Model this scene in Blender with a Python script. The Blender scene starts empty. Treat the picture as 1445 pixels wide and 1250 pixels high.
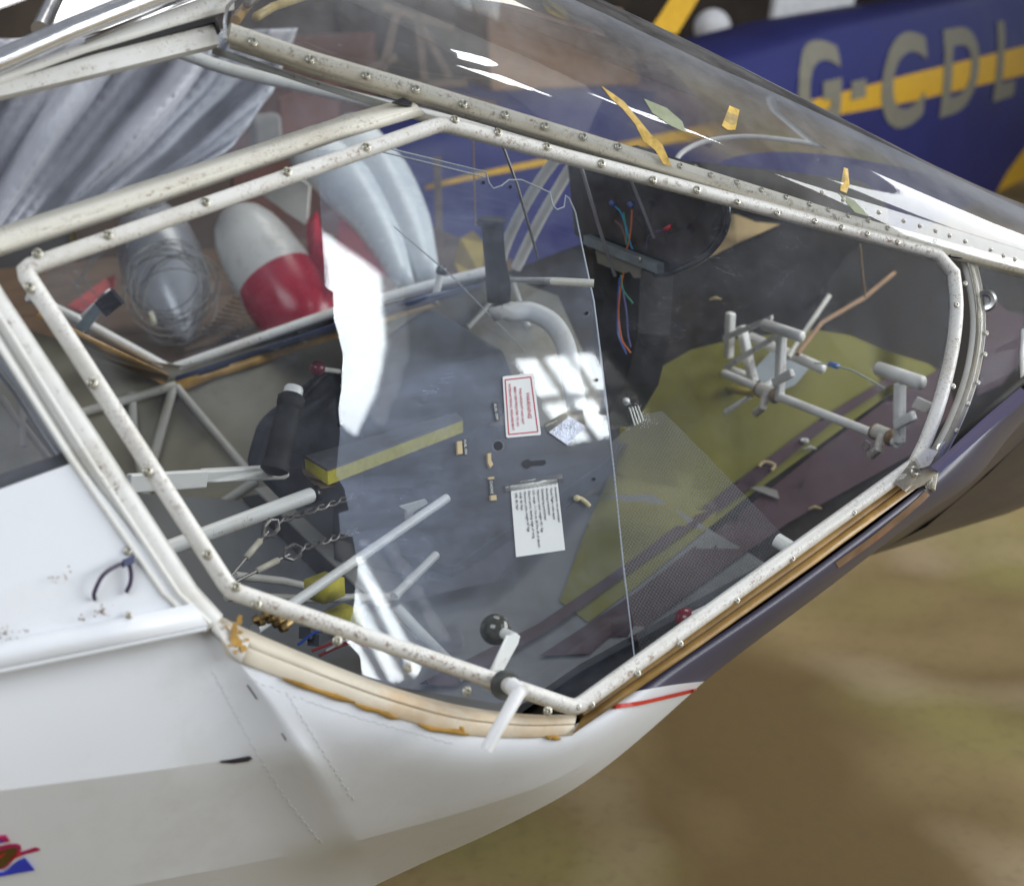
import bpy, bmesh, math, random
import numpy as np
from mathutils import Vector, Matrix, Quaternion
from mathutils.bvhtree import BVHTree
from mathutils.geometry import tessellate_polygon

random.seed(4); rng = np.random.default_rng(4)
S = bpy.context.scene
COL = S.collection

# ------------------------------------------------------------------ camera
# The scene is built in metres: x towards the nose, y towards the far side, z up, hangar floor at z = 0.
F, PITCH, YAW, ROLL = 2166.4, 0.3304, 0.4598, -0.0058
def _cam():
    cp, sp, c, s = math.cos(PITCH), math.sin(PITCH), math.cos(YAW), math.sin(YAW)
    fw = np.array([s*cp, c*cp, -sp]); rt = np.array([c, -s, 0.]); up = np.cross(rt, fw)
    cr, sr = math.cos(ROLL), math.sin(ROLL)
    return rt*cr + up*sr, -rt*sr + up*cr, fw
RT, UP, FW = _cam()
R = np.stack([RT, -UP, FW], 1)
EYE = np.array([0., -1.62824, 1.65])
cd = bpy.data.cameras.new('camera'); cam = bpy.data.objects.new('camera', cd); COL.objects.link(cam)
M = Matrix.Identity(4)
for i in range(3):
    M[i][0], M[i][1], M[i][2], M[i][3] = RT[i], UP[i], -FW[i], EYE[i]
cam.matrix_world = M
cd.sensor_width = 36; cd.lens = F/1445*36; cd.clip_end = 200; cd.clip_start = 0.02
cd.dof.use_dof = True; cd.dof.focus_distance = 1.55; cd.dof.aperture_fstop = cd.lens/1000/0.0092
S.camera = cam

# ------------------------------------------------------------------ world, lights, exposure
w = bpy.data.worlds.new('World'); S.world = w; w.use_nodes = True
bg = w.node_tree.nodes['Background']; bg.inputs[0].default_value = (.80, .86, 1., 1); bg.inputs[1].default_value = .24
def area(name, loc, target, sx, sy, energy, col):
    l = bpy.data.lights.new(name, 'AREA'); l.shape = 'RECTANGLE'; l.size = sx; l.size_y = sy; l.energy = energy; l.color = col
    o = bpy.data.objects.new(name, l); COL.objects.link(o); o.location = loc
    o.rotation_euler = (Vector(target)-Vector(loc)).to_track_quat('-Z', 'Y').to_euler(); return o
area('hangar_daylight', (-2.2, -2.6, 4.6), (.5, 0, 1.0), 3.2, 2.2, 100, (.90, .95, 1.))
area('roof_light', (2.5, 1.8, 5.5), (1.2, .6, .8), 2.5, 2.5, 100, (1., .96, .88))
S.view_settings.view_transform = 'Standard'; S.view_settings.look = 'None'
S.view_settings.exposure = .12; S.view_settings.gamma = 1; S.view_settings.use_curve_mapping = False
S.render.engine = 'CYCLES'
cy = S.cycles
cy.transparent_max_bounces = 40; cy.max_bounces = 10; cy.glossy_bounces = 5; cy.transmission_bounces = 8
cy.use_denoising = True; cy.caustics_reflective = False; cy.caustics_refractive = False
cy.sample_clamp_indirect = 6

# ------------------------------------------------------------------ surfaces that photo points are laid on
N_NEAR = np.array([0.09992017, -0.87115079, 0.48074137])       # the near canopy side leans in at the top
P_NEAR = np.array([0.5602137, -0.61503, 1.01510553])
N_FAR, P_FAR = N_NEAR*[1, -1, 1], P_NEAR*[1, -1, 1]
def ray(u, v): return R @ np.array([(u-722.5)/F, (v-625)/F, 1])
def pl(u, v, P, n): r = ray(u, v); return EYE + r*((n @ (P-EYE))/(n @ r))
def NP(u, v, d=0.): return pl(u, v, P_NEAR+N_NEAR*d, N_NEAR)
def FP(u, v, d=0.): return pl(u, v, P_FAR+N_FAR*d, N_FAR)
def ZP(u, v, z): return pl(u, v, np.array([0, 0, z]), np.array([0, 0, 1.]))
def YP(u, v, y): return pl(u, v, np.array([0, y, 0]), np.array([0, 1., 0]))
def XP(u, v, x): return pl(u, v, np.array([x, 0, 0]), np.array([1., 0, 0]))
def DP(u, v, d): return EYE + ray(u, v)*d
def nrm(v): v = np.asarray(v, float); return v/np.linalg.norm(v)

# ------------------------------------------------------------------ materials
def nt(name):
    m = bpy.data.materials.new(name); m.use_nodes = True
    t = m.node_tree; return m, t, t.nodes['Principled BSDF'], t.nodes['Material Output']
def N(t, typ, **k):
    n = t.nodes.new(typ)
    for a, b in k.items():
        if a.startswith('i_'):
            key = a[2:]; key = int(key) if key.isdigit() else key.replace('_', ' ')
            n.inputs[key].default_value = b
        else: setattr(n, a, b)
    return n
def ramp(t, src, a, b, ca=(0,0,0,1), cb=(1,1,1,1)):
    r = N(t, 'ShaderNodeValToRGB'); r.color_ramp.elements[0].position = a; r.color_ramp.elements[1].position = b
    r.color_ramp.elements[0].color = ca; r.color_ramp.elements[1].color = cb
    t.links.new(src, r.inputs[0]); return r
def noise(t, scale, detail=4, rough=.6, vec=None, stretch=None):
    n = N(t, 'ShaderNodeTexNoise'); n.inputs['Scale'].default_value = scale
    n.inputs['Detail'].default_value = detail; n.inputs['Roughness'].default_value = rough
    if vec is None:
        vec = N(t, 'ShaderNodeTexCoord').outputs['Object']
    if stretch is not None:
        mp = N(t, 'ShaderNodeMapping'); mp.inputs['Rotation'].default_value = stretch[0]; mp.inputs['Scale'].default_value = stretch[1]
        t.links.new(vec, mp.inputs[0]); vec = mp.outputs[0]
    t.links.new(vec, n.inputs['Vector']); return n
def mixc(t, fac, a, b):
    m = N(t, 'ShaderNodeMix', data_type='RGBA')
    for s, i in ((fac, 0), (a, 6), (b, 7)):
        if hasattr(s, 'is_output') or hasattr(s, 'links'): t.links.new(s, m.inputs[i])
        else: m.inputs[i].default_value = s if i == 0 else (*s, 1)
    return m.outputs[2]
def math_(t, op, a, b=None):
    m = N(t, 'ShaderNodeMath', operation=op)
    for s, i in ((a, 0), (b, 1)):
        if s is None: continue
        if hasattr(s, 'links'): t.links.new(s, m.inputs[i])
        else: m.inputs[i].default_value = s
    return m.outputs[0]
def bump(t, b, h, strength=.2, dist=.002):
    n = N(t, 'ShaderNodeBump'); n.inputs['Strength'].default_value = strength; n.inputs['Distance'].default_value = dist
    t.links.new(h, n.inputs['Height']); t.links.new(n.outputs[0], b.inputs['Normal'])
_mc = {}
def plain(name, col, rough=.5, metal=0., var=.12, scale=25, dirt=None, dirt_amt=.0, spec=.5, bmp=0., coat=0.):
    if name in _mc: return _mc[name]
    m, t, b, o = nt(name); b.inputs['Roughness'].default_value = rough; b.inputs['Metallic'].default_value = metal
    b.inputs['Specular IOR Level'].default_value = spec; b.inputs['Coat Weight'].default_value = coat
    n = noise(t, scale); r = ramp(t, n.outputs[0], .3, .7)
    c = mixc(t, r.outputs[0], tuple(x*(1-var) for x in col), tuple(min(1, x*(1+var)) for x in col))
    if dirt:
        n2 = noise(t, scale*.35, 6, .7); r2 = ramp(t, n2.outputs[0], .62-dirt_amt*.2, .78-dirt_amt*.1)
        c = mixc(t, r2.outputs[0], c, dirt)
    t.links.new(c, b.inputs['Base Color'])
    rr = ramp(t, n.outputs[0], .2, .8, (max(.02, rough-.08),)*3+(1,), (min(1, rough+.1),)*3+(1,))
    t.links.new(rr.outputs[0], b.inputs['Roughness'])
    if bmp: bump(t, b, noise(t, scale*6, 3).outputs[0], bmp)
    _mc[name] = m; return m
def worn(name, col, rust=(.16, .075, .035), amt=.5, grime=(.42, .36, .26)):
    """old white paint: specks of brown showing through, patches of yellowed grime"""
    if name in _mc: return _mc[name]
    m, t, b, o = nt(name)
    g = ramp(t, noise(t, 14, 5, .65).outputs[0], .48, .78)
    c = mixc(t, math_(t, 'MULTIPLY', g.outputs[0], .55), col, grime)
    patch = ramp(t, noise(t, 22, 3).outputs[0], .5-.12*amt, .68)
    speck = ramp(t, noise(t, 420, 5, .75).outputs[0], .60-.08*amt, .66-.06*amt)
    gn = N(t, 'ShaderNodeNewGeometry'); vm = N(t, 'ShaderNodeVectorMath', operation='DOT_PRODUCT'); t.links.new(gn.outputs['Normal'], vm.inputs[0]); vm.inputs[1].default_value = RUB
    rg = ramp(t, vm.outputs['Value'], .80, .97)                      # rubbed along the crown of the tube
    rn = ramp(t, noise(t, 130, 6, .8).outputs[0], .57-.05*amt, .63-.05*amt)
    f = math_(t, 'MAXIMUM', math_(t, 'MULTIPLY', patch.outputs[0], speck.outputs[0]), math_(t, 'MULTIPLY', math_(t, 'MULTIPLY', rg.outputs[0], rn.outputs[0]), ramp(t, noise(t, 9, 2).outputs[0], .40, .58).outputs[0]))
    c = mixc(t, math_(t, 'MULTIPLY', f, .9), c, rust)
    r2 = ramp(t, noise(t, 60, 4, .7).outputs[0], .74-.05*amt, .80-.04*amt)
    c = mixc(t, r2.outputs[0], c, (.30, .13, .05))
    t.links.new(c, b.inputs['Base Color']); b.inputs['Roughness'].default_value = .38
    bump(t, b, math_(t, 'SUBTRACT', 1., f), .25, .0006)
    _mc[name] = m; return m
RUB = tuple(nrm(N_NEAR+np.array([-.15, 0, -.25])))
def fabric_skin(name, col):
    if name in _mc: return _mc[name]
    m, t, b, o = nt(name)
    a = ramp(t, noise(t, 3, 4, .5).outputs[0], .3, .7)
    c = mixc(t, a.outputs[0], tuple(x*.95 for x in col), col)
    sp = ramp(t, noise(t, 75, 5, .7).outputs[0], .735, .775)
    c = mixc(t, math_(t, 'MULTIPLY', sp.outputs[0], .6), c, (.30, .26, .20))
    t.links.new(c, b.inputs['Base Color']); b.inputs['Roughness'].default_value = .42
    gr = ramp(t, noise(t, 11, 6, .75).outputs[0], .50, .85); c2 = mixc(t, math_(t, 'MULTIPLY', gr.outputs[0], .35), c, (.52, .49, .42)); t.links.new(c2, b.inputs['Base Color'])
    b1 = N(t, 'ShaderNodeBump'); b1.inputs['Strength'].default_value = .12; b1.inputs['Distance'].default_value = .01; t.links.new(noise(t, 7, 3, .5).outputs[0], b1.inputs['Height'])
    b2 = N(t, 'ShaderNodeBump'); b2.inputs['Strength'].default_value = .10; b2.inputs['Distance'].default_value = .0005; t.links.new(noise(t, 700, 2).outputs[0], b2.inputs['Height'])
    t.links.new(b1.outputs[0], b2.inputs['Normal']); t.links.new(b2.outputs[0], b.inputs['Normal'])
    _mc[name] = m; return m
def clear(name, tint=(.95, .965, .97), dust=.05, dust_haze_col=(.62, .66, .74), refl=1.5, scratch=.25, haze=.10, hazerough=.28, warp=.008, painted_haze=False):
    """thin clear plastic: see-through, Fresnel reflection, a film of dust and painted haze, hairline scratches, a veil of fine scuffs"""
    if name in _mc: return _mc[name]
    m, t, b, o = nt(name); t.nodes.remove(b)
    tr = N(t, 'ShaderNodeBsdfTransparent'); tr.inputs[0].default_value = (*tint, 1)
    gl = N(t, 'ShaderNodeBsdfGlossy'); gl.inputs['Roughness'].default_value = .012
    gh = N(t, 'ShaderNodeBsdfGlossy'); gh.inputs['Roughness'].default_value = hazerough
    df = N(t, 'ShaderNodeBsdfDiffuse'); df.inputs[0].default_value = (*dust_haze_col, 1)
    bp_ = N(t, 'ShaderNodeBump'); bp_.inputs['Strength'].default_value = warp; bp_.inputs['Distance'].default_value = .02
    t.links.new(noise(t, 9, 3, .5).outputs[0], bp_.inputs['Height']); t.links.new(bp_.outputs[0], gl.inputs['Normal'])
    lw = N(t, 'ShaderNodeLayerWeight'); lw.inputs[0].default_value = .5   # Schlick's Fresnel, the same from both sides of the sheet
    f = math_(t, 'ADD', .04, math_(t, 'MULTIPLY', math_(t, 'POWER', lw.outputs['Facing'], 5.), .96))
    f = math_(t, 'MINIMUM', math_(t, 'MULTIPLY', f, refl), 1.)
    mg = N(t, 'ShaderNodeMixShader'); mg.inputs[0].default_value = haze
    t.links.new(gl.outputs[0], mg.inputs[1]); t.links.new(gh.outputs[0], mg.inputs[2])
    m1 = N(t, 'ShaderNodeMixShader'); t.links.new(f, m1.inputs[0]); t.links.new(tr.outputs[0], m1.inputs[1]); t.links.new(mg.outputs[0], m1.inputs[2])
    big = ramp(t, noise(t, 5, 5, .7).outputs[0], .35, .75)
    fine = ramp(t, noise(t, 300, 3, .8).outputs[0], .68, .8)
    d = math_(t, 'MULTIPLY', big.outputs[0], dust)
    d = math_(t, 'ADD', d, math_(t, 'MULTIPLY', fine.outputs[0], dust*2.2))
    for k, (rz, sc) in enumerate((((.5, .2, .9), (2, 55, 30)), ((1.2, .7, -.4), (3, 70, 40)), ((.3, 1.4, 2.0), (45, 3, 60)))):
        s = noise(t, 2.2, 2, .5, stretch=(rz, sc))
        tri = ramp(t, s.outputs[0], .497, .5); tri.color_ramp.elements.new(.503).color = (0, 0, 0, 1)
        msk = ramp(t, noise(t, 7+k*3, 3).outputs[0], .55, .7)
        d = math_(t, 'ADD', d, math_(t, 'MULTIPLY', math_(t, 'MULTIPLY', tri.outputs[0], msk.outputs[0]), scratch))
    if painted_haze:   # glow and streaks painted as haze: denser at the rear end, clearer towards the front
        sx = N(t, 'ShaderNodeSeparateXYZ'); t.links.new(N(t, 'ShaderNodeTexCoord').outputs['Object'], sx.inputs[0])
        g_ = ramp(t, math_(t, 'ADD', math_(t, 'SUBTRACT', sx.outputs[0], math_(t, 'MULTIPLY', sx.outputs[2], .5)), .5), .38, .68, (1, 1, 1, 1), (.38, .38, .38, 1))
        sm_ = ramp(t, noise(t, 3., 4, .6, stretch=((.2, .9, .5), (1.2, 9, 9))).outputs[0], .40, .68, (.55, .55, .55, 1), (1.5, 1.5, 1.5, 1))
        d = math_(t, 'MULTIPLY', math_(t, 'MULTIPLY', d, g_.outputs[0]), sm_.outputs[0])
    m2 = N(t, 'ShaderNodeMixShader'); t.links.new(math_(t, 'MINIMUM', d, 1.), m2.inputs[0])
    t.links.new(m1.outputs[0], m2.inputs[1]); t.links.new(df.outputs[0], m2.inputs[2])
    t.links.new(m2.outputs[0], o.inputs[0]); _mc[name] = m; return m
def mesh_net(name):
    """dark woven net: see-through holes in a fine grid"""
    m, t, b, o = nt(name)
    tr = N(t, 'ShaderNodeBsdfTransparent')
    b.inputs['Base Color'].default_value = (.20, .205, .22, 1); b.inputs['Roughness'].default_value = .6
    v = N(t, 'ShaderNodeTexVoronoi', feature='F1'); v.inputs['Scale'].default_value = 330; v.inputs['Randomness'].default_value = .0
    t.links.new(N(t, 'ShaderNodeTexCoord').outputs['UV'], v.inputs['Vector'])
    r = ramp(t, v.outputs['Distance'], .28, .5, (.3, .3, .3, 1))
    mx = N(t, 'ShaderNodeMixShader'); t.links.new(math_(t, 'MULTIPLY', r.outputs[0], .42), mx.inputs[0])
    t.links.new(tr.outputs[0], mx.inputs[1]); t.links.new(b.outputs[0], mx.inputs[2]); t.links.new(mx.outputs[0], o.inputs[0]); return m
def emit(name, col, s):
    m, t, b, o = nt(name); t.nodes.remove(b); e = N(t, 'ShaderNodeEmission'); e.inputs[0].default_value = (*col, 1); e.inputs[1].default_value = s
    t.links.new(e.outputs[0], o.inputs[0]); return m

TUBE = worn('worn_white_paint', (.76, .75, .71), rust=(.20, .085, .035), amt=.8)
TUBE2 = worn('clean_white_paint', (.76, .755, .72), amt=.15)
TUBE3 = worn('rusty_white_paint', (.66, .63, .55), amt=1.1)
RAIL = worn('yellowed_white_paint', (.73, .70, .61), amt=.6)
INTW = worn('inner_white_paint', (.58, .57, .52), amt=.1)
SKIN = fabric_skin('doped_white_fabric', (.77, .79, .825))
SKINB = plain('slate_blue_paint', (.052, .048, .082), .35, var=.1, scale=8, coat=.1)
BLUE = plain('royal_blue_paint', (.05, .065, .30), .35, var=.1)
AMBER = plain('yellowed_tape', (.76, .69, .56), .32, var=.08, scale=26, dirt=(.60, .38, .17), dirt_amt=.95)
AMBERD = plain('brown_sealant', (.34, .20, .055), .35, var=.35, scale=22, dirt=(.13, .06, .02), dirt_amt=.5)
GLUE = plain('amber_glue', (.42, .24, .05), .3, var=.4, scale=30)
BLACK = plain('black_foam', (.012, .012, .013), .7, var=.3, scale=200, bmp=.3)
BLACKP = plain('black_plastic', (.012, .012, .014), .22, var=.3, scale=30)
SEAT = plain('black_seat_cloth', (.030, .032, .040), .75, var=.3, scale=60, bmp=.2)
RED = plain('red_paint', (.42, .02, .045), .25, var=.15)
DRED = plain('dark_red_knob', (.16, .015, .03), .2, var=.1)
STEEL = plain('dull_steel', (.45, .45, .44), .3, metal=.9, var=.2, scale=60)
ZINC = plain('zinc_bracket', (.30, .36, .38), .35, metal=.6, var=.2, scale=40)
ALU = plain('silver_tube', (.72, .72, .74), .2, metal=.9, var=.1, scale=40)
CABLE = plain('steel_cable', (.16, .15, .14), .4, metal=.7, var=.3, scale=300)
CLEAR = clear('clear_door_plastic', dust=.085, dust_haze_col=(.58, .62, .74), refl=.07, scratch=.2, haze=.05)
CLEARW = clear('windscreen_plastic', tint=(.94, .95, .95), dust=.25, dust_haze_col=(.58, .58, .60), refl=2.8, scratch=.12, haze=.12)
CLEARR = clear('rear_window_plastic', dust=.13, dust_haze_col=(.60, .62, .72), scratch=.2, haze=.1)
CLEARS = clear('scuffed_painted_haze_sheet', tint=(.90, .925, .96), dust=.40, dust_haze_col=(.52, .60, .82), refl=1.75, scratch=.7, haze=.30, hazerough=.20, warp=.0018, painted_haze=True)

# ------------------------------------------------------------------ object helpers
_W = {}
def mk(name, verts, faces, m, parent=None, smooth=True, angle=None):
    verts = np.asarray(verts, float); c = verts.mean(0)
    me = bpy.data.meshes.new(name); me.from_pydata([tuple(v) for v in verts-c], [], faces); me.update()
    if smooth:
        me.polygons.foreach_set('use_smooth', [True]*len(me.polygons))
        if angle is not None: me.set_sharp_from_angle(angle=math.radians(angle))
    for x in (m if isinstance(m, (list, tuple)) else [m]): me.materials.append(x)
    o = bpy.data.objects.new(name, me); COL.objects.link(o); put(o, c, parent); return o
def put(o, c, parent=None):
    o.parent = parent; base = _W.get(parent.name, np.zeros(3)) if parent else np.zeros(3)
    o.location = Vector(np.asarray(c)-base); _W[o.name] = np.asarray(c, float)
def tag(o, label=None, cat=None, group=None, kind=None):
    for k, v in (('label', label), ('category', cat), ('group', group), ('kind', kind)):
        if v: o[k] = v
    return o
def thing(name, loc, label, cat, group=None):
    o = bpy.data.objects.new(name, None); COL.objects.link(o); put(o, loc); o.empty_display_size = .1
    return tag(o, label, cat, group)
class MB:
    def __init__(s): s.v = []; s.f = []
    def add(s, v, f):
        b = len(s.v); s.v += [tuple(x) for x in v]; s.f += [tuple(i+b for i in q) for q in f]; return s
    def make(s, name, m, parent=None, smooth=True, angle=35): return mk(name, s.v, s.f, m, parent, smooth, angle)
def spline(pts, n=6):
    """Catmull-Rom through the points"""
    P = [np.asarray(p, float) for p in pts]; P = [2*P[0]-P[1]]+P+[2*P[-1]-P[-2]]; out = []
    for i in range(1, len(P)-2):
        for k in range(n):
            t = k/n; a, b, c, d = P[i-1:i+3]
            out.append(.5*((2*b)+(c-a)*t+(2*a-5*b+4*c-d)*t*t+(-a+3*b-3*c+d)*t**3))
    out.append(P[-2]); return out
def sweep(pts, r, res=10, closed=False, caps=True):
    P = [np.asarray(p, float) for p in pts]; n = len(P); rs = r if hasattr(r, '__len__') else [r]*n
    T = []
    for i in range(n):
        if closed: a, b = P[i-1], P[(i+1) % n]; d = nrm(nrm(b-P[i])+nrm(P[i]-a))
        else:
            d = P[min(i+1, n-1)]-P[max(i-1, 0)]
            if 0 < i < n-1: d = nrm(P[i+1]-P[i])+nrm(P[i]-P[i-1])
            d = nrm(d)
        T.append(d)
    u = np.cross(T[0], [0, 0, 1.]);  u = np.cross(T[0], [1., 0, 0]) if np.linalg.norm(u) < .1 else u
    u = nrm(u); V, Fc = [], []
    for i in range(n):
        u = nrm(u-T[i]*(u @ T[i])); w_ = np.cross(T[i], u)
        # widen at mitred corners so the tube keeps its width
        k = 1.
        if 0 < i < n-1 or closed:
            a = nrm(P[i]-P[i-1]); k = 1/max(.6, abs(a @ T[i]))
        for j in range(res):
            an = 2*math.pi*j/res; off = (math.cos(an)*u+math.sin(an)*w_)*rs[i]
            V.append(P[i]+off)
    m = n if closed else n-1
    for i in range(m):
        for j in range(res):
            a = i*res+j; b = i*res+(j+1) % res; c = ((i+1) % n)*res+(j+1) % res; d = ((i+1) % n)*res+j
            Fc.append((a, b, c, d))
    if caps and not closed:
        Fc.append(tuple(reversed(range(res)))); Fc.append(tuple((n-1)*res+j for j in range(res)))
    return V, Fc
def tube(name, pts, r, m, parent=None, res=10, closed=False):
    v, f = sweep(pts, r, res, closed); return mk(name, v, f, m, parent, True, 40)
def prism(pts, off):
    """polygon extruded by the vector off"""
    P = [np.asarray(p, float) for p in pts]; n = len(P); off = np.asarray(off, float)
    tri = [t for t in tessellate_polygon([[Vector(p) for p in P]])]
    V = P+[p+off for p in P]
    f = [tuple(t) for t in tri]+[tuple(i+n for i in reversed(t)) for t in tri]+[(i, (i+1) % n, (i+1) % n+n, i+n) for i in range(n)]
    return V, f
def slab(name, pts, off, m, parent=None):
    v, f = prism(pts, off); o = mk(name, v, f, m, parent, False)
    bm = bmesh.new(); bm.from_mesh(o.data); bmesh.ops.recalc_face_normals(bm, faces=bm.faces); bm.to_mesh(o.data); bm.free(); return o
def boxv(c, ax, ay, az):
    c, ax, ay, az = map(lambda q: np.asarray(q, float), (c, ax, ay, az))
    V = [c+sx*ax+sy*ay+sz*az for sx in (-1, 1) for sy in (-1, 1) for sz in (-1, 1)]
    return V, [(0, 1, 3, 2), (4, 6, 7, 5), (0, 4, 5, 1), (2, 3, 7, 6), (0, 2, 6, 4), (1, 5, 7, 3)]
def bevel(o, w_=.003, seg=2):
    b = o.modifiers.new('bevel', 'BEVEL'); b.width = w_; b.segments = seg; b.limit_method = 'ANGLE'; b.angle_limit = math.radians(40); return o
def bar(a, b, wd, th, side):
    """rectangular bar from a to b, wd wide along side, th thick across"""
    a, b = np.asarray(a, float), np.asarray(b, float); d = b-a; s = np.asarray(side, float); s = nrm(s-d*(s @ d)/(d @ d)); t = nrm(np.cross(d, s))
    return boxv((a+b)/2, d/2, s*wd/2, t*th/2)
def lathe(axis, prof, res=24):
    """prof: list of (t along axis 0..1, radius)"""
    a, b = map(lambda q: np.asarray(q, float), axis); d = nrm(b-a); u = nrm(np.cross(d, [.3, .2, .9])); v = np.cross(d, u); V, Fc = [], []
    for t, r in prof:
        for j in range(res):
            an = 2*math.pi*j/res; V.append(a+(b-a)*t+(u*math.cos(an)+v*math.sin(an))*r)
    for i in range(len(prof)-1):
        for j in range(res): Fc.append((i*res+j, i*res+(j+1) % res, (i+1)*res+(j+1) % res, (i+1)*res+j))
    Fc.append(tuple(reversed(range(res)))); Fc.append(tuple((len(prof)-1)*res+j for j in range(res)))
    return V, Fc
def ball(name, c, r, m, parent=None, squash=1.):
    bm = bmesh.new(); bmesh.ops.create_uvsphere(bm, u_segments=20, v_segments=14, radius=r)
    v = [np.array(x.co)*[1, 1, squash]+c for x in bm.verts]; f = [tuple(q.index for q in p.verts) for p in bm.faces]; bm.free()
    return mk(name, v, f, m, parent)
def strip(name, a, b, off, m, parent=None, n=8):
    """thin bent sheet between two polylines"""
    A, B = a, b; V = list(A)+list(B); k = len(A); Fc = [(i, i+1, k+i+1, k+i) for i in range(k-1)]
    o = mk(name, V, Fc, m, parent, True, 30); s = o.modifiers.new('thickness', 'SOLIDIFY'); s.thickness = off; s.offset = 0; return o
def px(lst, fn, *a): return [fn(u, v, *a) for u, v in lst]
def text(name, body, org, right, up, size, m, parent, align='LEFT', off=.0003, spacing=1., bold=0.):
    c = bpy.data.curves.new(name, 'FONT'); c.body = body; c.size = size; c.align_x = align; c.space_line = spacing; c.extrude = off; c.offset = bold
    o = bpy.data.objects.new(name, c); COL.objects.link(o); dg = bpy.context.evaluated_depsgraph_get()
    me = bpy.data.meshes.new_from_object(o.evaluated_get(dg)); bpy.data.objects.remove(o)
    right = nrm(right); n = nrm(np.cross(right, up)); up = np.cross(n, right)
    V = [np.asarray(org)+right*x.co[0]+up*x.co[1]+n*(x.co[2]+off*2) for x in me.vertices]
    return mk(name, V, [tuple(p.vertices) for p in me.polygons], m, parent, False)
# shared screw meshes
def screw_mesh(name, r, m):
    v, f = lathe(((0, 0, -.001), (0, 0, r*.75)), [(0, r*1.2), (.42, r*1.2), (.5, r), (.8, r*.82), (.86, r*.5), (.5, r*.42), (.4, .0004)], 12)
    me = bpy.data.meshes.new(name); me.from_pydata([tuple(x) for x in v], [], f); me.materials.append(m)
    me.polygons.foreach_set('use_smooth', [True]*len(me.polygons)); me.set_sharp_from_angle(angle=.8); return me
SCREW = screw_mesh('screw', .0034, plain('screw_steel', (.42, .40, .33), .3, metal=.6, var=.5, scale=400))
RIVET = screw_mesh('rivet', .0024, plain('rivet_steel', (.50, .48, .42), .35, metal=.6, var=.4, scale=400))
def screw(p, n, parent, me=SCREW, name='screw', s=1.):
    o = bpy.data.objects.new(name, me); COL.objects.link(o); put(o, p, parent)
    o.rotation_mode = 'QUATERNION'; o.rotation_quaternion = Vector(n).to_track_quat('Z', 'Y') @ Quaternion((0, 0, 1), rng.uniform(0, 6)); o.scale = (s,)*3; return o

# ================================================================== SETTING
def floor_mat():
    m, t, b, o = nt('stained_concrete')
    a = ramp(t, noise(t, 1.1, 2, .5).outputs[0], .40, .62, (.125, .080, .022, 1), (.28, .205, .09, 1))
    c = mixc(t, ramp(t, noise(t, 1.4, 1).outputs[0], .46, .70).outputs[0], a.outputs[0], (.23, .20, .06))
    c = mixc(t, ramp(t, noise(t, 1.7, 1).outputs[0], .52, .76).outputs[0], c, (.38, .30, .19))
    c = mixc(t, math_(t, 'MULTIPLY', ramp(t, noise(t, 25, 6, .7).outputs[0], .5, .8).outputs[0], .5), c, (.10, .07, .03))
    t.links.new(c, b.inputs['Base Color']); b.inputs['Roughness'].default_value = .8
    bump(t, b, noise(t, 30, 5).outputs[0], .12, .01); return m
fl = mk('floor', [(-12, -12, 0), (16, -12, 0), (16, 16, 0), (-12, 16, 0)], [(0, 1, 2, 3)], floor_mat(), smooth=False); tag(fl, kind='structure')
wm = plain('dusty_brown_cladding', (.085, .065, .05), .8, var=.4, scale=1.3, dirt=(.22, .17, .12), dirt_amt=.6)
hw = MB()
for i in range(14): hw.add(*boxv((-8.5+i*1.5, 10, 3), (.735, 0, 0), (0, .04+.02*(i % 2), 0), (0, 0, 3)))
o = hw.make('back_wall', wm, smooth=False); tag(o, kind='structure')

bw_ = thing('hangar_window', DP(150, 0, 9)*[1, 1, 0]+[0, 0, 1], 'overexposed bright window in the far hangar wall at the upper left', 'window'); bw_['kind'] = 'structure'
mk('pane', [DP(u, v_, 9.) for u, v_ in [(78, 40), (72, -10), (90, -160), (520, -160), (420, -40), (150, 40)]], [(0, 1, 2, 3, 4, 5)], emit('far_daylight', (1., 1., 1.), 2.5), bw_, smooth=False)
mk('pane', [DP(u, v_, 9.) for u, v_ in [(-60, 30), (0, 10), (36, -3), (60, -40), (-60, -40)]], [(0, 1, 2, 3, 4)], _mc.setdefault('fd', bpy.data.materials['far_daylight']), bw_, smooth=False)
# hangar windows behind the camera: panes of daylight in a wall, mirrored in the clear sheet and the windscreen
def hangar_window(x0, x1, z0, z1, y, nx, nz, s, label):
    root = thing('hangar_window', ((x0+x1)/2, y, z0), label, 'window', 'tall hangar windows behind the camera'); root['kind'] = 'structure'
    bw = .024; fr = MB(); fm = plain('window_frame_paint', (.12, .10, .08), .6)
    for i in range(nx+1):
        x = x0+(x1-x0)*i/nx; fr.add(*boxv((x, y, (z0+z1)/2), (bw/2, 0, 0), (0, .03, 0), (0, 0, (z1-z0)/2+bw/2)))
    for j in range(nz+1):
        z = z0+(z1-z0)*j/nz
        for i in range(nx): fr.add(*boxv(((x0+(i+.5)*(x1-x0)/nx), y, z), ((x1-x0)/nx/2-bw/2-.001, 0, 0), (0, .028, 0), (0, 0, bw/2)))
    fr.make('window_frame', fm, root, smooth=False)
    pm = _mc.setdefault('day%g' % s, emit('daylight_pane', (.93, .97, 1.), s))
    for i in range(nx):
        for j in range(nz):
            a = x0+(x1-x0)*i/nx+bw/2; b = x0+(x1-x0)*(i+1)/nx-bw/2; c = z0+(z1-z0)*j/nz+bw/2; d = z0+(z1-z0)*(j+1)/nz-bw/2
            mk('pane', [(a, y-.01, c), (a, y-.01, d), (b, y-.01, d), (b, y-.01, c)], [(0, 1, 2, 3)], pm, root, smooth=False)
    return root
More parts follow.
